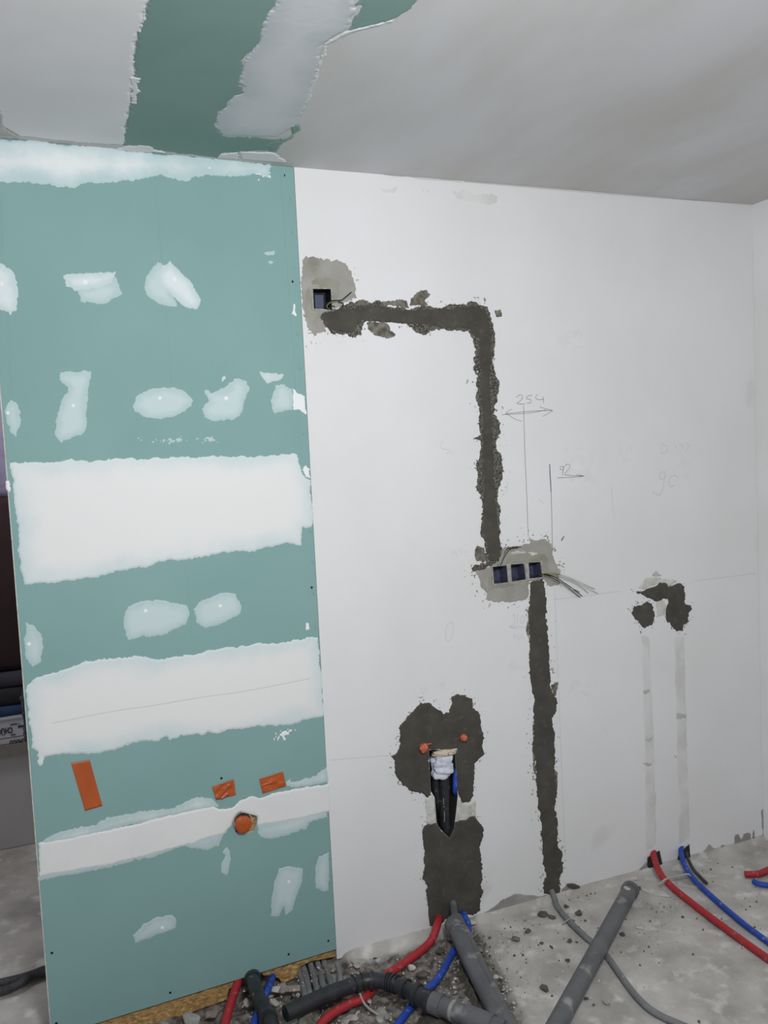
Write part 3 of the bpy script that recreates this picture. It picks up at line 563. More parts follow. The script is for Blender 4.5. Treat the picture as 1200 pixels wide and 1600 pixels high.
m4 = R9([(362, 810), (430, 790), (455, 830), (500, 875), (520, 820), (525, 785), (590, 780), (620, 755), (645, 760), (655, 790), (688, 820), (685, 900), (670, 940), (685, 1030), (680, 1100), (680, 1150), (690, 1180), (665, 1220), (668, 1280), (630, 1305), (560, 1300), (540, 1290), (480, 1330), (445, 1370), (390, 1365), (385, 1250), (372, 1180), (370, 1120), (350, 1100), (365, 1050), (360, 920), (350, 880)])
patch('mortar_body', [m4], WALL, 'mortar', ms4, amp=.0045, res=.0024, h=.004, w=.006, seed=122, holes=[hole_pit], rough=.0004)
patches('chipped_plaster', [R9([(370, 660), (408, 632), (430, 655), (440, 790), (400, 812), (375, 800)]), R9([(530, 640), (550, 635), (572, 688), (625, 682), (650, 670), (645, 760), (600, 770), (580, 785), (525, 785)])], WALL, 'pale', wb, amp=.003, res=.0024, h=.004, w=.006, seed=123, holes=[hole_pit], rough=.0015, label='chipped pale plaster beside the pipe recess')
ms5 = empty('mortar_fill', WALL.at((1055, 935)), 'black hook-shaped mortar patch above the right filled groove', 'mortar')
m5 = [(175, 205), (215, 210), (260, 195), (310, 170), (330, 175), (350, 188), (370, 180), (405, 165), (430, 190), (435, 220), (428, 265), (435, 285), (465, 290), (468, 310), (450, 325), (452, 370), (430, 385), (425, 415), (400, 422), (375, 400), (340, 370), (332, 335), (335, 290), (345, 260), (325, 248), (300, 265), (280, 272), (245, 245), (210, 235), (178, 228)]
patch('mortar_body', [R10(m5)], WALL, 'mortar', ms5, amp=.0045, res=.0022, h=.003, w=.005, seed=131, rough=.0005)
ms6 = empty('mortar_fill', WALL.at((1005, 962)), 'small round black mortar patch above the left filled groove', 'mortar')
m6 = [(165, 290), (200, 282), (235, 265), (260, 285), (275, 320), (275, 360), (262, 385), (225, 408), (205, 395), (190, 370), (165, 350), (158, 325)]
patch('mortar_body', [R10(m6)], WALL, 'mortar', ms6, amp=.0045, res=.0022, h=.003, w=.005, seed=132, rough=.0005)
patches('chipped_plaster', [R10([(190, 200), (200, 180), (225, 145), (300, 135), (370, 150), (408, 165), (350, 185), (300, 175), (230, 200)]), R10([(285, 270), (330, 250), (340, 290), (332, 340), (285, 345)])], WALL, 'pale', wb, amp=.005, res=.0024, h=.0015, w=.004, seed=133, rough=.001)
patches('smudge', [R10([(260, 133), (285, 112), (312, 132)])], WALL, 'smudge', wb, amp=.003, res=.0022, h=.001, w=.004, off=.001, seed=134)
# filled grooves
for nm, p, sd_ in (('left', [(208, 440), (250, 450), (262, 700), (270, 950), (280, 1200), (285, 1540), (235, 1560), (228, 1300), (225, 1000), (215, 700)], 141), ('right', [(375, 440), (430, 450), (440, 800), (450, 1200), (460, 1500), (400, 1540), (395, 1200), (390, 800)], 142)):
    patch('filled_groove', [R10(p)], WALL, 'channel', wb, amp=.003, res=.003, h=.0010, w=.010, seed=sd_, label=f'faint grey plaster-filled groove, the {nm} of two')
patches('smudge', [R10([(215, 730), (250, 722), (245, 740), (225, 755)]), R10([(390, 850), (440, 855), (440, 870), (392, 878)]), R10([(228, 985), (262, 975), (250, 1000)]), R10([(218, 1108), (285, 1112), (240, 1122)]), R10([(375, 1065), (395, 1075), (385, 1085)])], WALL, 'smudge', wb, amp=.003, res=.0025, h=.0006, w=.006, off=.0011, seed=143)
# light grey plaster round the boxes
l1 = R7([(65, 60), (85, 30), (150, 45), (230, 45), (270, 70), (300, 110), (320, 160), (315, 200), (330, 230), (290, 245), (250, 268), (180, 300), (170, 350), (185, 385), (150, 395), (120, 420), (100, 370), (75, 310), (62, 200)])
g_ = patch('grey_plaster', [l1], WALL, 'greyplaster', None, amp=.005, res=.0025, h=.001, w=.008, seed=151, holes=[hole_single]); setp(g_, 'light grey dried plaster spread around the single upper socket box', 'plaster')
patches('stain', [K1([(170, 60), (330, 20), (480, 60), (640, 100), (740, 150), (720, 300), (700, 440), (600, 440), (585, 240), (200, 235), (190, 640), (230, 660), (360, 670), (340, 800), (240, 900), (110, 800), (60, 600), (70, 300)])], WALL, 'stain', g_, amp=.006, res=.003, h=.0008, off=.0009, w=.008, seed=152, holes=[hole_single])
l2 = R8([(310, 830), (400, 820), (440, 800), (437, 775), (470, 790), (520, 785), (550, 830), (555, 880), (575, 920), (590, 940), (575, 960), (585, 1000), (520, 1010), (515, 975), (440, 985), (440, 1050), (430, 1070), (380, 1080), (290, 1085), (245, 1080), (240, 1040), (215, 1010), (200, 970), (190, 940), (262, 912), (300, 880)])
g_ = patch('grey_plaster', [l2], WALL, 'greyplaster', None, amp=.004, res=.0025, h=.001, w=.008, seed=153, holes=[hole_triple]); setp(g_, 'light grey dried plaster spread around the triple socket box', 'plaster')
patches('stain', [K3([(190, 205), (210, 130), (430, 95), (600, 100), (640, 150), (650, 300), (590, 350), (575, 180), (240, 205)]), K3([(20, 250), (58, 232), (70, 425), (400, 385), (420, 440), (60, 470), (10, 500)])], WALL, 'stain', g_, amp=.004, res=.003, h=.0008, off=.0009, w=.008, seed=154, holes=[hole_triple])
patch('chipped_edge', [K3([(250, 100), (310, 70), (460, 85), (550, 100), (470, 125), (440, 95), (320, 105)])], WALL, 'pale', g_, amp=.003, res=.0022, h=.0015, off=.001, w=.004, seed=155)
# crumbs of mortar scattered on the paint next to the fills
def specks(poly, seed, reach=.035, thr=.0052, avoid=()):
    """little crumbs smeared on the paint just outside a mortar outline"""
    Pm = np.array([WALL.uv(q) for q in poly]); lo = Pm.min(0)-reach*1.6; hi = Pm.max(0)+reach*1.6
    lo[0] = max(lo[0], .004); lo[1] = max(lo[1], .03)
    bx = [(lo[0], lo[1]), (hi[0], lo[1]), (hi[0], hi[1]), (lo[0], hi[1])]
    def clip(f, U, V):
        d = -sdf(U, V, [tuple(p) for p in Pm]); n_ = fbm(U, V, [(.009, .0065), (.0045, .006)], seed)+fbm(U, V, [(.07, .0022)], seed+5)
        g = n_-thr-.0042*(np.clip(d, 0, 1)/reach)**1.2
        for a_ in avoid: g = np.minimum(g, -sdf(U, V, [WALL.uv(q) for q in a_])-.003)
        g = np.minimum(g, .05*(reach*1.5-d)); return np.where(d < .002, -1, g)
    o = patch('mortar_specks', [bx], WALL, 'speck', wb, isuv=True, amp=0, res=.0019, h=.0007, w=.002, seed=seed, clip=clip)
    if o: o['kind'] = 'stuff'
specks(strip1, 161, avoid=(l1, l2)); specks(s2, 162, avoid=(l2,)); specks(m3, 163, avoid=(m4, hole_pit), reach=.03); specks(m4, 164, avoid=(m3, hole_pit), reach=.03)
specks(l1, 165, avoid=(strip1,)); specks(l2, 166, avoid=(strip1, s2)); specks(R10(m5), 167, avoid=(R10(m6),)); specks(R10(m6), 168, avoid=(R10(m5),))
patches('smudge', [Z(600, 0, 2, [(-10, 590), (35, 588), (30, 600), (0, 602)]), Z(600, 0, 2, [(95, 590), (150, 592), (145, 604), (100, 600)]), Z(600, 0, 2, [(215, 600), (260, 590), (280, 610), (355, 610), (355, 635), (280, 632), (225, 622)]), ], WALL, 'channel', wb, amp=.006, res=.003, h=.0006, w=.006, seed=171)
# bare render showing where the white coat stops above the floor
edge = [(527, 1501), (560, 1492), (600, 1481), (622, 1475), (634, 1463), (670, 1450), (690, 1446), (748, 1428), (764, 1421), (787, 1406), (804, 1396), (821, 1399), (843, 1400), (874, 1397), (877, 1390), (886, 1382), (905, 1388), (921, 1388), (954, 1377), (980, 1371), (1002, 1355), (1013, 1345), (1030, 1348), (1046, 1349), (1059, 1340), (1077, 1338), (1097, 1333), (1103, 1325), (1108, 1318), (1114, 1324), (1123, 1326), (1128, 1320), (1145, 1322), (1149, 1304), (1154, 1302), (1158, 1312), (1162, 1302), (1172, 1300), (1174, 1310), (1178, 1296), (1180, 1312), (1194, 1310)]
low = [(1200, 1325), (1000, 1395), (860, 1430), (640, 1500), (527, 1530)]
patch('bare_render', [edge+low], WALL, 'bare', wb, amp=.003, res=.0025, h=.002, w=.003, seed=181, rough=.0008, clip=lambda f, U, V: np.minimum(f, V+.004), label='bare grey render where the white coat ends ragged above the floor')
patch('bare_render', [Z(1140, 1280, 11.43, [(555, 400), (590, 250), (570, 0), (555, -150), (600, -200), (610, 0), (605, 200), (640, 330), (620, 400)])], WALL, 'bare', wb, amp=.002, res=.0022, h=.002, w=.003, seed=182)
ribbon('joint_crack', [[(600, 273), (622, 275.5), (640, 276), (655, 279), (680, 281), (700, 282), (722, 285)], [(725, 284), (800, 290.5), (960, 304), (1172, 319.5)]], WALL, .0022, 'smudge', wb, 'hairline crack along the wall top')
patches('dirt_smear', [[(880, 700), (930, 710), (925, 750), (890, 745)], [(865, 520), (905, 515), (910, 540), (870, 545)], [(895, 1060), (925, 1065), (920, 1085), (890, 1080)], [(960, 680), (985, 700), (975, 720)], [(1060, 700), (1090, 740), (1060, 760)]], WALL, 'smear', wb, amp=.014, res=.003, h=.0002, w=.01, off=.0002, seed=301)
# pencil marks
ribbon('pencil_writing', [R8(p) for p in [[(380, 122), (398, 110), (410, 118), (400, 138), (382, 152), (420, 154)], [(455, 112), (432, 118), (428, 130), (446, 132), (448, 146), (428, 150)], [(478, 108), (470, 126), (488, 134), (508, 132)], [(505, 118), (508, 148)]]], WALL, .0016, 'pencil', wb, 'pencil number 254 above a double arrow')
ribbon('pencil_arrow', [R8(p) for p in [[(330, 200), (440, 188), (550, 184)], [(312, 204), (440, 196), (520, 182)], [(358, 178), (330, 198), (345, 205), (375, 225), (405, 235)], [(490, 168), (550, 184)], [(550, 186), (505, 212)]]], WALL, .0014, 'pencil', wb, 'long double-headed pencil arrow')
ribbon('pencil_line', [R8([(414, 160), (420, 380), (428, 560), (436, 775)])], WALL, .0016, 'pencil', wb, 'upright pencil line below the number 254')
ribbon('pencil_line', [R8([(536, 436), (543, 560), (550, 840)])], WALL, .0018, 'pencil', wb, 'upright pencil line left of the number 92')
ribbon('pencil_line', [R8([(536, 436), (538, 490), (543, 565)])], WALL, .003, 'pencil', wb)
ribbon('pencil_line', [R8([(560, 1015), (568, 1250)]), [(869, 996), (873, 1080)], [(873, 1080), (883, 1340)]], WALL, .001, 'faint', wb)
ribbon('pencil_writing', [R8(p) for p in [[(600, 446), (586, 450), (588, 462), (600, 460), (602, 446), (597, 488)], [(606, 445), (622, 435), (632, 445), (618, 468), (608, 485), (650, 490), (698, 492)], [(572, 500), (640, 497), (698, 492)], [(660, 485), (698, 492)]]], WALL, .0016, 'pencil', wb, 'pencil number 92 with an underline arrow')
ribbon('pencil_line', [[(865, 937), (968, 924)], [(1083, 908), (1180, 896)], [(516, 1188), (610, 1180)], [(955, 760), (959, 805)], [(841, 780), (850, 787)]], WALL, .0011, 'faint', wb)
ribbon('pencil_line', [R8([(350, 1198), (440, 1200)]), R8([(370, 1188), (346, 1197), (385, 1210)])], WALL, .0012, 'faint', wb)
ribbon('pencil_writing', [R8(p) for p in [[(362, 1150), (372, 1138), (370, 1185)], [(386, 1138), (384, 1182)], [(404, 1150), (398, 1170), (408, 1182), (418, 1165), (412, 1145), (404, 1150)]]], WALL, .0012, 'faint', wb, 'faint pencil number 110 left of the upright mortar strip')
ribbon('pencil_writing', [R8(p) for p in [[(370, 1232), (372, 1258)], [(385, 1235), (380, 1250), (395, 1252), (392, 1262)], [(408, 1232), (404, 1248), (420, 1248)]]], WALL, .0010, 'faint', wb)
K9 = lambda p: Z(980, 660, 8.571, p)
ribbon('pencil_writing', [K9(p) for p in [[(510, 662), (460, 668), (430, 700), (432, 730), (460, 765), (495, 740)], [(505, 680), (490, 820), (465, 920), (435, 970), (390, 960), (335, 925)], [(680, 750), (650, 712), (600, 715), (570, 755), (555, 820), (580, 860), (640, 845)]]], WALL, .0016, 'faint', wb, 'faint large pencil number 90 on the right of the wall')
ribbon('pencil_writing', [K9(p) for p in [[(460, 280), (500, 310), (530, 325), (530, 380), (480, 415), (462, 400), (460, 310)], [(635, 325), (648, 310), (655, 350)], [(695, 315), (720, 290), (735, 310), (755, 350)], [(785, 285), (830, 300), (845, 315), (800, 360), (775, 410)]]], WALL, .0012, 'faint', wb, 'almost rubbed-out pencil word above the number 90')
ribbon('pencil_writing', [Z(680, 670, 4.705, p) for p in [[(60, 90), (38, 110), (50, 145), (105, 155)], [(80, 185), (110, 165), (120, 190)], [(100, 1420), (80, 1470), (80, 1540), (105, 1560), (130, 1500), (130, 1430), (100, 1420)], [(515, 385), (530, 400), (530, 450), (510, 470)], [(130, 890), (130, 930)], [(150, 895), (145, 915), (165, 915), (160, 940)], [(190, 880), (178, 900), (195, 905), (190, 925)], [(215, 905), (240, 905)]]], WALL, .0010, 'faint', wb, 'faint scribbled pencil signs')
ribbon('pencil_tick', [[(877, 845), (881, 838)]], WALL, .005, 'pencil', wb)

# ================================================================== SOCKET BOXES
def open_box(name, quad, depth, m, parent, lip=None):
    q = [np.array(WALL.uv(p)) for p in quad]; V = []; F = []
    cen = sum(q)/4
    for d_, sc in ((-.002, 1), (-depth, .94), (-depth-.003, .97), (-.002, 1.035)):
        for p in q: pp = cen+(p-cen)*sc; V.append(WALL.w(pp[0], pp[1], d_))
    for k_ in range(4):
        n_ = (k_+1) % 4; F += [(k_, n_, n_+4, k_+4), (k_, k_+12, n_+12, n_), (k_+12, k_+8, n_+8, n_+12)]
    F += [(4, 5, 6, 7), (8, 11, 10, 9)]
    return mesh_obj(name, V, F, m, parent)
def rim(name, quad, parent, wd=.004, hole=.0):
    q = [WALL.uv(p) for p in quad]; c_ = np.mean(q, axis=0)
    big = [tuple(c_+(np.array(p)-c_)*(1+wd/np.linalg.norm(np.array(p)-c_)*1.4)) for p in q]
    return slab(name, big, [q[::-1]], WALL, .0022, -.004, 'rimdust', parent)
tb = empty('socket_box', WALL.at((808, 895)), 'triple dark blue socket box sunk in the white wall between the two mortar strips', 'socket box', 'sunken socket boxes')
cells = [K3([(62, 238), (208, 222), (226, 402), (76, 414)]), K3([(250, 214), (390, 203), (412, 376), (262, 390)]), K3([(435, 194), (562, 186), (582, 345), (446, 360)])]
for q in cells:
    cb = open_box('box_chamber', q, .05, 'boxblue', tb)
    u_, v_ = WALL.uv((sum(p[0] for p in q)/4-1, sum(p[1] for p in q)/4))
    box('rib', (u_-.005, .0475, v_-.026), (u_+.005, .050, v_+.026), 'boxlight', cb)
outer = [WALL.uv(p) for p in K3([(52, 226), (580, 174), (598, 352), (66, 428)])]
slab('box_rim', outer, [[WALL.uv(p) for p in q][::-1] for q in cells], WALL, .0026, -.0045, 'rimdust', tb)['label'] = 'plaster-dusted rim'
sb = empty('socket_box', WALL.at((504, 466)), 'single dark socket box sunk in grey plaster high beside the green board', 'socket box', 'sunken socket boxes')
sq = K1([(222, 258), (555, 258), (580, 470), (575, 640), (240, 630)])[:]
sq4 = K1([(222, 258), (560, 262), (582, 648), (240, 628)])
cb = open_box('box_chamber', sq4, .05, 'boxblack', sb)
q = [WALL.uv(p) for p in K1([(325, 330), (490, 330), (500, 640), (345, 625)])]
slab('box_back', q, [], WALL, -.036, -.049, 'boxlight', sb)['label'] = 'slate blue back plate'
big = [WALL.uv(p) for p in K1([(200, 235), (578, 238), (604, 672), (220, 655)])]
slab('box_rim', big, [[WALL.uv(p) for p in sq4][::-1]], WALL, .0026, -.0045, 'rimdust', sb)['label'] = 'plaster-dusted rim'
# wires
def wire(pts, m, r=.0013, hs=None):
    P = []
    for i, q in enumerate(pts): P.append(WALL.at(q, hs[i] if hs else .008))
    return P, r, m
cw = empty('electric_wire', WALL.at((545, 470)), 'black and yellow wires looping from the single upper socket box', 'wire')
tube('strand', wire(K1([(600, 670), (520, 655), (475, 590), (500, 520), (580, 480), (680, 470), (760, 470), (850, 400), (950, 315)]), '', hs=[-.01, .0, .01, .014, .014, .012, .012, .018, .03])[0], .0017, 'wireblack', cw, seg=8)
tube('strand', wire(K1([(560, 640), (510, 620), (490, 580), (540, 520), (620, 500), (700, 480)]), '', hs=[-.01, .008, .013, .016, .015, .010])[0], .0010, 'wiregreen', cw, seg=8)
tube('strand', wire(K1([(640, 590), (575, 570), (545, 580), (560, 640), (600, 650)]), '', hs=[.004, .012, .014, .012, .002])[0], .0013, 'wireblack', cw, seg=8)
tube('strand', wire(K1([(700, 500), (780, 520), (800, 560), (770, 620)]), '', hs=[.010, .010, .010, .004])[0], .0015, 'wireblack', cw, seg=8)
cw = empty('electric_wire', WALL.at((800, 870)), 'thin black and grey wires bent up from the left chamber of the triple box', 'wire')
tube('strand', wire(K3([(70, 240), (110, 245), (135, 200), (180, 120), (215, 50), (290, 30), (360, 28)]), '', hs=[-.02, .0, .006, .010, .012, .01, .006])[0], .0013, 'wireblack', cw, seg=8)
tube('strand', wire(K3([(100, 245), (150, 215), (180, 150), (215, 90), (250, 50), (330, 40)]), '', hs=[-.02, .006, .012, .014, .010, .006])[0], .0013, 'wireblack', cw, seg=8)
tube('strand', wire(K3([(90, 250), (125, 225), (150, 170), (190, 90), (210, 40), (250, 35)]), '', hs=[-.02, .006, .010, .010, .012, .006])[0], .0011, 'wirepale', cw, seg=8)
tube('strand', wire(K3([(250, 35), (262, 70), (250, 100)]), '', hs=[.008, .008, .008])[0], .0010, 'wiregreen', cw, seg=8)
cw = empty('electric_wire', WALL.at((900, 925)), 'black, green and grey wires fanning right out of the triple box', 'wire')
for p, m_, r_ in (([(480, 360), (530, 325), (600, 315), (700, 360), (800, 415), (880, 480), (975, 555)], 'wireblack', .0014), ([(500, 355), (560, 320), (640, 315), (740, 360), (850, 430), (930, 490), (1000, 545)], 'wireblack', .0013), ([(600, 315), (700, 340), (800, 400), (880, 455), (970, 503)], 'wireblack', .0012), ([(560, 325), (620, 300), (700, 302), (770, 320)], 'wiregreen', .0015), ([(600, 312), (660, 312), (720, 330), (770, 345)], 'wiregreen', .0015), ([(770, 320), (860, 345), (980, 400), (1130, 470)], 'wirepale', .0012), ([(760, 345), (860, 365), (960, 420), (1060, 510)], 'wirepale', .0012), ([(770, 325), (900, 375), (1020, 440), (1160, 515)], 'wirepale', .0010)):
    n_ = len(p); hs = [-.02 if (m_ == 'wireblack' and i == 0 and p[0][0] < 520) else .006+.022*math.sin(math.pi*min(1, (i+1)/n_)) for i in range(n_)]
    tube('strand', wire(K3(p), '', hs=hs)[0], r_, m_, cw, seg=8)

# ================================================================== PIPE RECESS
cwall = Plane((0, 0, 0), (1, 0, 0), (0, 0, 1), (0, -1, 0))
def dwn(q, h): return WALL.at(q, h)
pg = empty('drain_pipe', WALL.at((692, 1250)), 'two black pipes standing in the narrow wall recess under the white wrap', 'pipe')
tube('pipe', [dwn(KP([(350, 600)])[0], -.03), dwn(KP([(365, 900)])[0], -.03), dwn(KP([(440, 1250)])[0], -.032), dwn(KP([(500, 1560)])[0], -.04)], .0135, 'blackpipe', pg, step=.02)
mp = tube('pipe', [dwn(KP([(478, 560)])[0], -.02), dwn(KP([(482, 900)])[0], -.018), dwn(KP([(480, 1250)])[0], -.018), dwn(KP([(500, 1500)])[0], -.03), dwn(KP([(505, 1620)])[0], -.05)], .0185, 'blackpipe', pg, step=.02)
ribbon('pipe_print', [KP(p) for p in [[(470, 1040), (472, 1130)], [(466, 1160), (486, 1160)], [(482, 1220), (484, 1370)]]], Plane((0, -.001, 0), (1, 0, 0), (0, 0, 1), (0, -1, 0)), .002, 'strap', pg)
o = tube('conduit', [dwn(KP([(640, 560)])[0], -.03), dwn(KP([(640, 660)])[0], -.012), dwn(KP([(628, 900)])[0], -.004), dwn(KP([(640, 1000)])[0], -.03)], .0085, 'blue', None, ribs=.004, ribamp=.0005, step=.002)
setp(o, 'blue conduit beside the black pipes in the wall recess', 'conduit')
def blob(name, centre, sx, sy, sz, m, seed, parent=None, amp=.25, plane=None, sub=4, fold=False):
    bm = bmesh.new(); bmesh.ops.create_icosphere(bm, subdivisions=sub, radius=1); rs = np.random.RandomState(seed)
    D = rs.randn(9, 3); ph = rs.rand(9)*6
    V = []
    for v in bm.verts:
        p = np.array(v.co); s = sum(math.sin(4*D[k]@p+ph[k]) for k in range(9))/9; s += .5*sum(math.sin(10*D[k]@p+ph[k]) for k in range(4))/4
        if fold: s = sum(abs(math.sin(2.6*D[k]@p+ph[k])) for k in range(5))/5*1.4-.8; q_ = np.abs(p).max(); p = p/q_**.55
        p = p*(1+amp*s); V.append(np.array(centre)+p*np.array((sx, sy, sz)))
    F = [[v.index for v in f.verts] for f in bm.faces]; bm.free()
    return mesh_obj(name, V, F, m, parent, True)
wp = blob('plastic_wrap', WALL.at(KP([(455, 590)])[0], -.006), .034, .020, .038, 'cloth', 5, amp=.55, fold=True, sub=5)
setp(wp, 'crumpled white plastic wrap stuffed over the black pipe in the wall recess', 'plastic wrap')
fb = blob('foam_piece', WALL.at(KP([(490, 405)])[0], -.002), .038, .012, .012, 'foam', 8, amp=.6)
setp(fb, 'small beige foam scrap above the white plastic wrap', 'foam')
for q, r_, lab, sd_ in ((KP([(195, 345)])[0], .0155, 'orange taped pipe end left of the wall recess', 3), (KP([(750, 200)])[0], .0125, 'orange taped pipe end right of the wall recess, the higher one', 6)):
    e_ = empty('capped_pipe', WALL.at(q), lab, 'pipe', 'taped water pipe ends in the mortar')
    u_, v_ = WALL.uv(q, .015); p0 = WALL.w(u_, v_, -.004); p1 = WALL.w(u_, v_, .018)
    tube('pipe', [p0, p1], r_*.8, 'greypipe', e_, smoothline=False, seg=24)
    blob('tape_wrap', WALL.w(u_, v_, .016), r_, .010, r_, 'tapered', sd_, e_, amp=.28)
    if sd_ == 3: blob('tape_tail', WALL.w(u_+.018, v_+.010, .014), .012, .004, .003, 'tapered', 9, e_, sub=3)
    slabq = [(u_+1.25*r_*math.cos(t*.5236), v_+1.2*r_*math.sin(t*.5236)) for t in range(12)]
    patch('socket_mortar_ring', [slabq], WALL, 'mortar', e_, isuv=True, amp=.002, res=.002, h=.002, w=.003, off=.004, seed=sd_)  # mortar-coloured disc around the pipe end

# ================================================================== PIPES ON THE FLOOR
def F_(q, z): return FLOOR.at(q, z)
def pipe(pts, r, m, **kw): return tube('pipe', [F_((x, y), z) for x, y, z in pts], r, m, **kw)
def thing_tube(name, pts, r, m, label, cat, **kw):
    return setp(tube(name, [F_((x, y), z) if not isinstance(z, (str, tuple)) else (WALL.at((x, y), float(z)) if isinstance(z, str) else BOARD.at((x, y), z[0])) for x, y, z in pts], r, m, **kw), label, cat)
CON = dict(ribs=.0045, ribamp=.0005, step=.0015, seg=16)
# right side
thing_tube('conduit', [(1022, 1322, '-.03'), (1021, 1335, '.006'), (1030, 1362, .045), (1048, 1384, .022), (1085, 1414, .013), (1130, 1448, .013), (1200, 1498, .013), (1290, 1560, .013)], .0115, 'red', 'red conduit leaving the right wall foot and running along the floor', 'conduit', **CON)
thing_tube('conduit', [(1070, 1312, '-.03'), (1064, 1328, '.006'), (1070, 1352, .040), (1086, 1376, .020), (1120, 1408, .012), (1160, 1442, .012), (1200, 1472, .012), (1280, 1530, .012)], .0095, 'blue', 'blue conduit running beside the long red conduit at right', 'conduit', **CON)
thing_tube('conduit', [(1076, 1316, '-.03'), (1072, 1332, '.003'), (1082, 1356, .020), (1094, 1370, .008), (1104, 1380, .006)], .006, 'darkhose', 'thin black cable tucked behind the right blue conduit', 'cable', step=.004)
tie = empty('cable_tie', F_((1052, 1375), .03), 'dusty grey tie bridging the right red and blue conduits', 'cable tie')
tube('band', [F_(q, z) for q, z in (((1030, 1382), .024), ((1040, 1374), .040), ((1058, 1369), .040), ((1075, 1366), .040), ((1081, 1372), .018))], .0035, 'tie', tie, seg=8)
tube('tail', [F_(q, z) for q, z in (((1040, 1376), .036), ((1032, 1385), .012))], .002, 'tie', tie, seg=8, smoothline=False)
# grey drain with socket
gp = empty('drain_pipe', F_((987, 1388), 0), 'long straight grey drain pipe lying on the floor below the right wall', 'pipe')
top = F_((984, 1392), .046); far = F_((868, 1605), .044); dirv = (far-top).normalized(); end = top+dirv*((far-top).length*1.06)
tube('pipe', [top, top+dirv*.4, end], .0265, 'greypipe', gp, seg=32, step=.02)
tube('socket_ring', [top-dirv*.014, top-dirv*.012, top+dirv*.004, top+dirv*.006], .0305, 'greypipe', gp, seg=32, smoothline=False)
tube('rubber_seal', [top-dirv*.019, top-dirv*.0142], .027, 'blackpipe', gp, seg=32, smoothline=False)
blob('mortar_blot', top+dirv*.035+Vector((0, 0, .026)), .009, .014, .003, 'chunkw', 3, gp, sub=3)
thing_tube('conduit', [(862, 1392, '.004'), (866, 1402, .020), (872, 1418, .012), (892, 1442, .011), (915, 1464, .011), (945, 1490, .009), (975, 1532, .009), (1000, 1563, .010), (1030, 1586, .010), (1090, 1612, .010)], .0095, 'conduit', 'grey flexible conduit from the upright mortar strip passing under the grey drain pipe', 'conduit', **CON)
tie = empty('cable_tie', F_((884, 1440), .01), 'thin pale tie around the grey flexible conduit', 'cable tie')
tube('band', [F_((878, 1444), .008), F_((884, 1440), .024), F_((890, 1436), .024), F_((898, 1438), .006)], .002, 'tie', tie, seg=8)
# far right cut ends
thing_tube('conduit_piece', [(1164, 1366, .014), (1176, 1366, .014), (1190, 1364, .014), (1215, 1352, .014)], .0115, 'red', 'short red conduit end lying at the right photo edge', 'conduit', **CON)
thing_tube('conduit_piece', [(1177, 1377, .012), (1186, 1381, .012), (1200, 1383, .012), (1230, 1384, .012)], .0095, 'blue', 'short blue conduit end lying at the right photo edge', 'conduit', **CON)
# middle
thing_tube('conduit', [(686, 1430, '-.02'), (683, 1446, .055), (672, 1472, .028), (645, 1495, .018), (622, 1511, .014), (598, 1528, .013), (572, 1557, .013), (545, 1569, .014), (513, 1588, .014), (494, 1612, .014), (480, 1640, .014)], .0128, 'red', 'red conduit curving from the lower mortar patch under the black drain elbow', 'conduit', **CON)
thing_tube('conduit', [(722, 1425, '-.02'), (726, 1432, .055), (732, 1450, .022), (722, 1472, .014), (708, 1488, .014), (685, 1528, .014), (655, 1558, .013), (622, 1600, .013), (600, 1630, .013)], .0108, 'blue', 'blue conduit from the lower mortar patch running beneath the grey drain', 'conduit', **CON)
dp = empty('drain_pipe', F_((712, 1445), 0), 'grey drain pipe sloping from the lower mortar patch toward the photo bottom', 'pipe')
p0 = WALL.at((707, 1408), -.01); p1 = F_((710, 1430), .085); p2 = F_((712, 1448), .07)
tube('neck', [p0, p1, p2], .012, 'greypipe', dp, step=.01)
d0 = F_((712, 1449), .060); d1 = F_((745, 1520), .034); d2 = F_((790, 1604), .034); d3 = d2+(d2-d1)*.22
tube('pipe', [d0, d1, d2, d3], .0275, 'greypipe', dp, seg=32, step=.012)
dd = (d1-d0).normalized()
tube('socket_ring', [d0-dd*.02, d0-dd*.018, d0+dd*.012, d0+dd*.016], .0325, 'greypipe', dp, seg=32, smoothline=False)
tube('side_pipe', [F_((716, 1432), .075), F_((735, 1470), .060), F_((760, 1520), .05), F_((795, 1590), .045)], .012, 'greypipe', dp, seg=20, step=.012)
tube('coupling', [d2-(d2-d1).normalized()*.07, d2+(d2-d1).normalized()*.05], .0325, 'greypipe', dp, seg=32, smoothline=False)
# black elbow run
bp_ = empty('drain_pipe', F_((600, 1545), 0), 'black ribbed drain elbow joined to a grey pipe at the photo bottom', 'pipe')
bz = .052
L = [F_((446, 1584), bz), F_((500, 1559), bz), F_((548, 1540), bz), F_((575, 1532), bz), F_((605, 1534), bz), F_((632, 1544), bz), F_((655, 1557), bz)]
tube('black_pipe', L, .0225, 'blackpipe', bp_, seg=32, step=.01)
def ring(c0, c1, r, m, name='rib_ring'):
    return tube(name, [c0, c1], r, m, bp_, seg=32, smoothline=False)
Cs = spline(L, .004); n_ = len(Cs)
for fr_, r_, w_ in ((.50, .027, 3), (.56, .0265, 2), (.62, .028, 2), (.72, .027, 1), (.745, .027, 1), (.77, .027, 1), (.795, .027, 1), (.86, .0285, 3)):
    i_ = int(fr_*n_); ring(Cs[i_], Cs[i_+w_], r_, 'blackpipe')
e0 = F_((650, 1554), bz); e1 = F_((672, 1565), bz); e2 = F_((780, 1608), bz-.004); ed = (e2-e1).normalized(); e1b = e1
tube('black_pipe', [e0, e1], .027, 'blackpipe', bp_, seg=32, smoothline=False)
ring(e0-ed*.004, e0+ed*.010, .031, 'blackpipe', 'collar'); ring(e1-ed*.006, e1+ed*.006, .032, 'blackpipe', 'collar')
e2 = e1+ed*.235
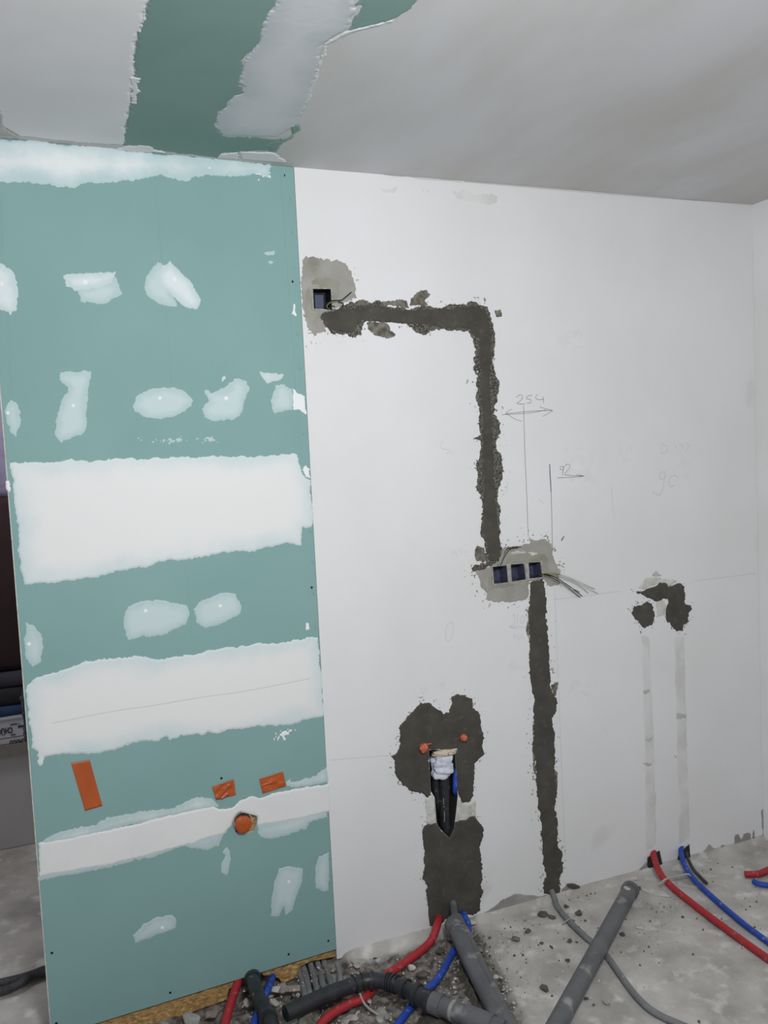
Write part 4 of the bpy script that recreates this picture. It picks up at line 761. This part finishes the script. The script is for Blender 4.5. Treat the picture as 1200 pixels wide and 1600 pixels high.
tube('grey_pipe', [e1, e1+ed*.1, e2], .0265, 'greypipe', bp_, seg=32, smoothline=False, label='grey pipe section')
ring(e1+ed*.004, e1+ed*.040, .0305, 'greypipe', 'socket')
ring(e1+ed*.118, e1+ed*.20, .0305, 'greypipe', 'socket')
cs_ = e1+ed*.072
ring(cs_, cs_+ed*.010, .0278, 'strap', 'clamp_strap')['label'] = 'pale metal clamp strap'
# strap piece
setp(tube('cable_tie', [F_(q, z) for q, z in (((562, 1552), .035), ((568, 1566), .012), ((578, 1577), .006), ((592, 1586), .005))], .0035, 'tie', seg=8), 'pale curled strap end lying right of the red conduit below the elbow', 'cable tie')
# left group under the board
lp = empty('drain_pipe', F_((400, 1560), 0), 'black drain pipe coming out from the notch under the green board', 'pipe')
l0 = BOARD.at((391, 1516), -.06); l1 = F_((400, 1548), .045); l2 = F_((418, 1588), .035); l3 = l2+(l2-l1)*.6
tube('pipe', [l0, l1, l2, l3], .0215, 'blackpipe', lp, seg=28, step=.01)
v_ = (l1-l0).normalized()
tube('collar', [l0+v_*.06, l0+v_*.085], .0265, 'blackpipe', lp, seg=28, smoothline=False)
tube('collar', [l2-v_*.01, l2+v_*.02], .0265, 'blackpipe', lp, seg=28, smoothline=False)
tube('label_band', [l0+v_*.045, l0+v_*.057], .0222, 'strap', lp, seg=28, smoothline=False)
thing_tube('conduit', [(376, 1520, (-.06,)), (371, 1537, (.0,)), (363, 1560, .020), (352, 1598, .014), (345, 1630, .014)], .0128, 'red', 'red conduit hanging from the notch, left of the black pipe', 'conduit', **CON)
thing_tube('conduit', [(428, 1515, (-.06,)), (425, 1528, (-.005,)), (418, 1547, .020), (410, 1565, .014), (398, 1598, .012), (390, 1620, .012)], .0108, 'blue', 'blue conduit from the notch, passing behind the black pipe', 'conduit', **CON)
for k_, p in enumerate([[(470, 1500), (478, 1525), (485, 1558)], [(482, 1494), (489, 1522), (498, 1556)], [(493, 1492), (500, 1520), (508, 1551)], [(503, 1490), (510, 1516), (520, 1545)], [(463, 1506), (470, 1528), (478, 1560)]]):
    labs = ['second', 'middle', 'fourth', 'rightmost', 'leftmost']
    pts = [BOARD.at(p[0], -.05), BOARD.at(p[1], .002), F_(p[2], .015), F_((p[2][0]+8, p[2][1]+18), -.004)]
    setp(tube('conduit', pts, .0095, 'conduit', ribs=.004, ribamp=.0004, step=.0015), f'grey flexible conduit under the strand board, {labs[k_]} of five from the left' if k_ in (0, 2) else f'{labs[k_]} grey flexible conduit of the bundle under the strand board', 'conduit', 'bundle of grey conduits')
setp(tube('conduit', [F_((527, 1506), .035), F_((531, 1522), .022), F_((531, 1545), .008), F_((530, 1560), -.01)], .0075, 'conduit', ribs=.006, ribamp=.0012, step=.0012), 'thin corrugated grey conduit standing just right of the bundle', 'conduit')
# hoses in the far room
for pts, lab in (([(-60, 1548, .018), (0, 1536, .018), (40, 1526, .018), (80, 1512, .018), (130, 1500, .018)], 'dark corrugated hose on the floor past the partition, the farther of two'), ([(-60, 1560, .018), (0, 1549, .018), (30, 1538, .020), (50, 1524, .022), (90, 1516, .018)], 'dark corrugated hose on the floor past the partition, the nearer of two')):
    setp(tube('corrugated_hose', [F_((x_, y_), z_) for x_, y_, z_ in pts], .013, 'darkhose', ribs=.006, ribamp=.001, step=.0015), lab, 'hose', 'dark hoses past the partition')

# ================================================================== RUBBLE
def chunk_mesh(seed, flat=.6):
    rs = np.random.RandomState(seed); P = rs.randn(16, 3); P /= np.linalg.norm(P, axis=1)[:, None]; P *= (.7+.3*rs.rand(16))[:, None]; P[:, 2] *= flat
    bm = bmesh.new(); [bm.verts.new(p) for p in P]; bmesh.ops.convex_hull(bm, input=bm.verts)
    for v in [v for v in bm.verts if not v.link_faces]: bm.verts.remove(v)
    bmesh.ops.bevel(bm, geom=bm.edges[:], offset=.06, segments=1, affect='EDGES')
    me = bpy.data.meshes.new('rubble_piece'); bm.to_mesh(me); bm.free(); return me
protos = {}
def chunk(name, q, r, m, label, cat, group=None, z=None, seed=0, flat=.6):
    key = (m, seed % 6, flat)
    if key not in protos:
        me = chunk_mesh(seed % 6+11*len(m), flat); me.materials.append(M[m]); protos[key] = me
    o = bpy.data.objects.new(name, protos[key]); COL.objects.link(o)
    p = F_(q, 0) if not isinstance(q, Vector) else q
    o.location = (p.x, p.y, (z if z is not None else 0)+r*flat*.55); o.scale = (r, r*.8, r*.9); o.rotation_euler = (0, 0, seed*1.7)
    return setp(o, label, cat, group)
named = [
    (R11([(240, 357)])[0], .026, 'chunkd', 'large dark mortar lump left of the thin tie'), (R11([(278, 365)])[0], .022, 'chunkd', 'dark mortar lump touching the grey flexible conduit'),
    (R11([(175, 422)])[0], .021, 'chunkd', 'rounded dark lump on the floor, left of the conduit crossing'), (R11([(125, 461)])[0], .022, 'mortar2', 'flat grey-brown flake left of the rounded dark lump'),
    (R11([(397, 348)])[0], .022, 'chunkd', 'dark mortar lump between the thin grey conduit and the drain pipe'), (R11([(340, 322)])[0], .013, 'chunkd', 'small dark lump at the wall side of the thin grey conduit'),
    (R11([(355, 468)])[0], .013, 'chunkd', 'small dark lump left of the drain pipe middle'), (R11([(385, 471)])[0], .007, 'chunkd', 'tiny dark crumb right beside the small dark lump'),
    (R11([(282, 495)])[0], .011, 'chunkd', 'small dark crumb below the rounded dark lump'), (R11([(345, 551)])[0], .011, 'chunkd', 'lone dark crumb halfway down, left of the drain pipe'),
    (R11([(246, 672)])[0], .021, 'chunkd', 'dark lump nearest the lower left side of the grey drain pipe'), (R11([(424, 712)])[0], .009, 'chunkd', 'dark crumb on the right of the lower drain pipe'),
    (R11([(512, 728)])[0], .017, 'chunk', 'brownish flat crumb right of the lower drain pipe'), (R11([(457, 738)])[0], .007, 'chunkd', 'tiny dark crumb near the photo bottom, right of the drain pipe'),
    (R11([(575, 441)])[0], .016, 'chunkd', 'round dark disc-like lump right of the drain pipe middle'), (R11([(650, 243)])[0], .013, 'chunkd', 'dark lump behind the drain pipe socket'),
    (R11([(235, 475)])[0], .009, 'chunkd', 'tiny dark crumb between the two flat lumps'), (R11([(15, 453)])[0], .009, 'chunkd', 'tiny dark crumb beside the rubble bed edge'),
    (R12([(825, 312)])[0], .019, 'chunkw', 'white plaster chunk leaning on the middle red conduit'), (R12([(950, 235)])[0], .026, 'chunkd', 'dark chunk between the middle red and blue conduits'),
    (R12([(885, 335)])[0], .034, 'chunkd', 'broad dark mortar flake between the conduits, above the elbow joint'), (R12([(595, 298)])[0], .020, 'chunk', 'brown-grey lump lying just behind the black elbow'),
    (R12([(672, 268)])[0], .008, 'chunkd', 'small brown pebble at the foot of the white wall'), (R12([(645, 455)])[0], .012, 'chunkw', 'rounded pale pebble below the black elbow'),
    (R12([(1085, 120)])[0], .022, 'chunkw', 'pale chunk beside the blue conduit at the wall foot'), (R12([(965, 130)])[0], .022, 'chunkw', 'pale chunk left of the grey pipe socket'),
    (R12([(1105, 190)])[0], .022, 'chunkd', 'dark crumbly lump right of the sloping grey drain pipe'), (Z(620, 1400, 6, [(930, 765)])[0], .012, 'chunkw', 'pale pebble in the dark damp zone right of the sloping drain'),
    (R12([(1180, 350)])[0], .010, 'chunkw', 'small white crumb close to the damp zone'), (R12([(370, 415)])[0], .014, 'chunkw', 'pale stone left of the grey conduit bundle'),
    (R12([(345, 428)])[0], .012, 'chunk', 'grey stone between the notch and the conduit bundle'),
]
for i, (q, r_, m_, lab) in enumerate(named):
    chunk('mortar_lump' if m_ in ('chunkd', 'mortar2') else 'plaster_chunk', q, r_, m_, lab, 'rubble', 'rubble pieces on the floor', seed=i, flat=.55 if r_ < .02 else .4)
rs = random.Random(7)
# flat broken slabs in the rubble bed
for i, (q, r_, m_) in enumerate([(R12([(590, 335)])[0], .030, 'chunk'), (R12([(640, 325)])[0], .022, 'chunk'), (R12([(320, 385)])[0], .040, 'brick'), (R12([(275, 385)])[0], .035, 'brick'), (R12([(240, 445)])[0], .026, 'chunk'), (R12([(130, 440)])[0], .028, 'chunk'), (R12([(250, 390)])[0], .030, 'chunkw'), (R12([(700, 500)])[0], .040, 'chunk'), (R12([(560, 520)])[0], .034, 'chunk'), ((300, 1590), .045, 'chunk'), ((330, 1580), .030, 'brick'), ((255, 1606), .040, 'chunk'), (R12([(330, 520)])[0], .045, 'chunk'), (R12([(700, 250)])[0], .030, 'chunk'), (R12([(770, 240)])[0], .026, 'chunk'), ((560, 1500), .035, 'chunk'), ((590, 1493), .028, 'chunkw')]):
    chunk('rubble_slab', q, r_, m_, 'flat broken rubble slab in the bed around the drain pipes', 'rubble', 'flat rubble slabs around the drain pipes', z=-.014, seed=i+3, flat=.38)
cnt = 0
while cnt < 110:
    x_ = rs.uniform(200, 800); y_ = rs.uniform(1440, 1640)
    u_, v_ = FLOOR.uv((x_, y_))
    if sdf(np.array([[u_]]), np.array([[v_]]), rub)[0, 0] < .01: continue
    m_ = rs.choice(['chunk', 'chunk', 'chunkw', 'chunkw', 'brick', 'chunkd']); w_ = {'chunk': 'grey', 'chunkw': 'whitish', 'brick': 'brownish', 'chunkd': 'blackish'}[m_]
    chunk('plaster_chunk', (x_, y_), rs.choice([.005, .006, .008, .010, .013]), m_, f'small {w_} crumb scattered in the rubble bed around the drain pipes', 'rubble', f'small {w_} crumbs in the rubble bed', z=-.010, seed=cnt, flat=.6); cnt += 1
# fine crumbs and dust grains over the concrete: nobody could count them
V = []; F = []
for i in range(2600):
    if i < 1500: x_ = rs.uniform(760, 1200); y_ = rs.gauss(1400, 50)+(1000-x_)*.22+rs.expovariate(1/45)
    else: x_ = rs.uniform(380, 860); y_ = rs.uniform(1430, 1620)
    u_, v_ = FLOOR.uv((x_, y_))
    if v_ > -.02 or u_ > XR-.02: continue
    r_ = min(.0012+rs.expovariate(1/.0011), .006); k_ = len(V); a0 = rs.random()*6
    for j in range(5): a_ = a0+j*1.2566; V.append((u_+r_*math.cos(a_)*rs.uniform(.6, 1.2), v_+r_*math.sin(a_)*rs.uniform(.6, 1.2), -.003))
    V.append((u_, v_, r_*.8)); F += [(k_+j, k_+(j+1) % 5, k_+5) for j in range(5)]
V1 = np.array(V)
half = len(F)//5
o = mesh_obj('plaster_crumbs', V, F, 'chunkw'); setp(o, 'fine pale plaster crumbs sprinkled over the concrete floor', 'debris', kind='stuff')
V = []; F = []
for i in range(420):
    x_ = rs.uniform(740, 1190); y_ = rs.gauss(1430, 55)+(1000-x_)*.2
    u_, v_ = FLOOR.uv((x_, y_))
    if v_ > -.02 or u_ > XR-.02: continue
    r_ = min(.001+rs.expovariate(1/.0014), .006); k_ = len(V); a0 = rs.random()*6
    for j in range(5): a_ = a0+j*1.2566; V.append((u_+r_*math.cos(a_)*rs.uniform(.6, 1.2), v_+r_*math.sin(a_)*rs.uniform(.6, 1.2), -.003))
    V.append((u_, v_, r_*.8)); F += [(k_+j, k_+(j+1) % 5, k_+5) for j in range(5)]
o = mesh_obj('mortar_crumbs', V, F, 'chunkd'); setp(o, 'fine dark mortar crumbs sprinkled over the concrete floor', 'debris', kind='stuff')
# dark mortar bedding and patches on the concrete
patch('dark_mortar_coat', [Z(620, 1400, 6, [(700, 420), (820, 420), (800, 560), (900, 680), (960, 900), (1060, 1050), (1100, 1300), (800, 1300), (860, 900), (760, 640)])], FLOOR, 'mortar2', fl, amp=.012, res=.004, h=.004, w=.02, off=.001, seed=201, rough=.002)
patch('mortar_bed', [Z(620, 1400, 6, [(570, 520), (620, 600), (700, 760), (790, 960), (780, 1060), (700, 1000), (620, 840), (560, 640)])], FLOOR, 'mortar', fl, amp=.008, res=.004, h=.022, w=.03, off=-.006, seed=202, rough=.002)
patch('mortar_bed', [Z(440, 1440, 6.6667, [(130, 960), (250, 920), (400, 880), (440, 1000), (400, 1120), (100, 1150)])], FLOOR, 'mortar2', fl, amp=.008, res=.004, h=.026, w=.03, off=-.006, seed=203, rough=.002)
patch('mortar_bed', [Z(620, 1400, 6, [(220, 1080), (300, 1030), (520, 1130), (520, 1300), (200, 1300)])], FLOOR, 'mortar', fl, amp=.008, res=.004, h=.022, w=.03, off=-.006, seed=204, rough=.002)
patches('pale_scab', [R11([(780, 590), (830, 580), (850, 600), (810, 615)]), R11([(660, 240), (760, 250), (780, 275), (700, 270)]), R11([(630, 400), (670, 395), (670, 415), (640, 415)]), R11([(640, 170), (600, 200), (640, 205), (660, 185)])], FLOOR, 'chunkw', fl, amp=.006, res=.003, h=.003, w=.008, off=.001, seed=205)
patch('chip_or_hole_shade', [R11([(338, 218), (360, 214), (395, 228), (395, 240), (370, 245), (345, 235)])], WALL, 'mortar', wb, amp=.002, res=.0022, h=.003, w=.004, off=.003, seed=206)
for q_ in (foot_red, foot_blue):
    patch('chip_or_hole_shade', [q_], WALL, 'holeshade', wb, amp=.001, res=.0022, h=.001, w=.003, off=.004, seed=207, label='dark hole at the wall foot where a conduit comes out')  # dark patches on the wall surface paint the shade of the conduit holes
